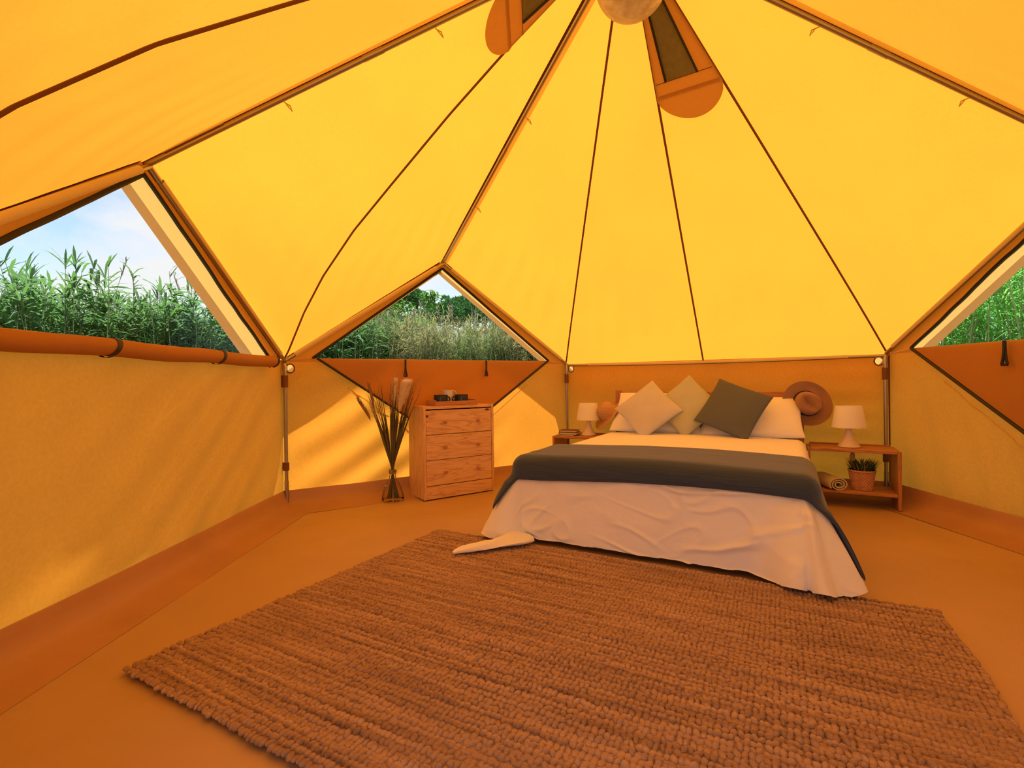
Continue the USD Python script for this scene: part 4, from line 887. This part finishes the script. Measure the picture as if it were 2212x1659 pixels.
protos = [cane_clump('cane_clump', 'clump of tall green canes in the hedge outside the left window', 'cane plant', GH, 'cane_leaf', 2.55, 32, 36, 0.44, 0.030, 0.70, 100 + i, plumes=(1 if i == 1 else 0), loc=[(-6.2, 7.0, 0), (-7.3, 6.9, 0), (-5.0, 8.0, 0)][i]) for i in range(3)]
rg = random.Random(55); count = 0
for row, (off, h) in enumerate(((0, 1.0), (1.0, 1.06), (2.1, 1.10), (3.4, 1.12))):
    for f in np.linspace(0, 1, 16):
        x = -13.4 + 10.4 * f + rg.uniform(-0.3, 0.3); y = 4.6 + 4.6 * f + off + 0.5 * math.sin(f * 7) + rg.uniform(-0.3, 0.3)
        k = rg.randint(0, 2); s_ = h * rg.uniform(0.80, 1.02) * (0.97 if f < 0.55 else 0.88)
        dup(protos[k], (x, y, 0), rg.uniform(0, 360), scale=(s_, s_, s_))
GR = 'dry reeds outside the window above the chest of drawers'
rprot = [cane_clump('reed_clump', 'clump of pale dry reeds outside the window above the chest of drawers', 'reed plant', GR, ['dry_reed', 'dry_reed', 'reed_green'][i], 2.35, 60, 30, 0.34, 0.013, 0.62, 200 + i, plumes=[5, 3, 0][i], lean=0.18, droop=0.7, loc=[(-2.0, 11.2, 0), (0.4, 11.8, 0), (-3.2, 10.6, 0)][i]) for i in range(3)]
for row, (off, h) in enumerate(((0, 0.94), (0.9, 1.02), (1.9, 1.08), (3.0, 1.10))):
    for f in np.linspace(0, 1, 10):
        x = -4.9 + 7.6 * f + rg.uniform(-0.3, 0.3); y = 10.4 + 1.9 * f + off + rg.uniform(-0.25, 0.25); k = rg.choice([0, 1, 0, 1, 2]); s_ = h * rg.uniform(0.88, 1.12)
        dup(rprot[k], (x, y, 0), rg.uniform(0, 360), scale=(s_, s_, s_))
def lump(c, r_, seed, sub=2):
    m = trimesh.creation.icosphere(sub, 1.0); v = np.array(m.vertices); v *= (1 + 0.55 * fb(v + seed * 3.7, 2.2, 3, seed))[:, None]; return v * np.asarray(r_) + np.asarray(c), np.array(m.faces)
def pine(loc, crown_w, crown_h, z0, seed, label):
    rg = random.Random(seed); t = thing('umbrella_pine', label, 'pine tree', loc, 0, 'umbrella pines behind the reeds')
    obj('trunk', tube([(0, 0, 0), (0.2, 0, z0 * 0.5), (0, 0, z0 + 0.3)], [0.32, 0.26, 0.2], 8), 'bark', t)
    brs = [tube([(0, 0, z0 - 0.4), (crown_w * 0.35 * math.cos(a), crown_w * 0.35 * math.sin(a), z0 + crown_h * 0.4)], [0.12, 0.06], 6) for a in np.linspace(0, 2 * PI, 7)[:-1]]
    obj('branch', cat(brs), 'bark', t)
    nd = []
    for i in range(230):
        a, r_ = rg.uniform(0, 2 * PI), math.sqrt(rg.random()); hh = math.sqrt(max(0, 1 - r_ * r_))
        c = np.array([crown_w / 2 * r_ * math.cos(a), crown_w / 2 * r_ * math.sin(a), z0 + crown_h * (0.15 + 0.8 * hh * rg.uniform(0.45, 1))]); rr_ = rg.uniform(0.35, 0.62)
        for _ in range(90):
            d = np.array([rg.gauss(0, 1), rg.gauss(0, 1), rg.gauss(0.5, 0.9)]); d /= np.linalg.norm(d); p = c + d * rr_ * rg.uniform(.55, 1.0); w_ = np.cross(d, [rg.random(), rg.random(), rg.random()]); w_ /= np.linalg.norm(w_)
            nd.append((np.array([p - w_ * 0.09, p + w_ * 0.09, p + d * 0.2 + w_ * .03]), np.array([[0, 1, 2]])))
    tag(obj('needle_crown', cat(nd), 'pine_needle', t, smooth=False), kind='stuff')
    return t
pine((-3.4, 46, 0), 11, 3.6, 5.4, 1, 'broad dark green umbrella pine behind the dry reeds')
pine((-12.5, 47, 0), 9, 3.6, 7.4, 2, 'tall dark pine at the left behind the leafy tree')
pine((3.4, 52, 0), 10, 3.4, 5.2, 3, 'lower dark green umbrella pine at the right behind the dry reeds')
def leafy(name, label, catg, loc, rx, rz, zc, n, ls, seed, leafm, trunk=True):
    rg = random.Random(seed); t = thing(name, label, catg, loc); lv = []
    cl = [(np.array([rx * rg.gauss(0, .45), rx * rg.gauss(0, .45), zc + rz * rg.gauss(0, .42)]), rx * rg.uniform(.18, .34)) for _ in range(46)]
    for i in range(n):
        c, r_ = cl[rg.randrange(len(cl))]; d = np.array([rg.gauss(0, 1), rg.gauss(0, 1), rg.gauss(0.2, 1)]); d /= np.linalg.norm(d); p = c + d * r_ * rg.random() ** .4
        lv.append(ribbon(p, np.array([rg.gauss(0, 1), rg.gauss(0, 1), rg.gauss(-.1, .6)]), ls * rg.uniform(.7, 1.3), ls * .28, .25, rg, 2))
    if trunk: obj('trunk', tube([(0, 0, 0), (0.1, 0, zc * .5), (0, 0, zc)], [.16, .13, .07], 8), 'bark', t)
    tag(obj('foliage', cat(lv), leafm, t, smooth=False), kind='stuff'); return t
leafy('leafy_tree', 'bright green leafy tree behind the reeds at the left of the middle window', 'tree', (-5.3, 19.5, 0), 2.0, 1.7, 3.3, 9000, 0.20, 5, 'tree_leaf')
GS = 'feathery green shrubs outside the right window'
sh0 = cane_clump('feathery_shrub', 'feathery light green shrub outside the right window', 'shrub', GS, 'shrub_leaf', 2.7, 46, 70, 0.34, 0.011, 0.75, 301, lean=0.30, droop=0.9, loc=(6.3, 5.6, 0), lo=0.05)
for x, y, s_ in ((5.6, 6.4, 1.05), (7.2, 5.0, 1.05), (7.0, 6.8, 1.15), (8.2, 6.0, 1.25), (8.6, 4.6, 1.2), (6.2, 7.8, 1.2), (9.2, 7.4, 1.4), (8.0, 8.4, 1.3), (5.4, 9.0, 1.05), (10.2, 5.6, 1.4)):
    dup(sh0, (x, y, 0), rg.uniform(0, 360), scale=(s_, s_, s_))
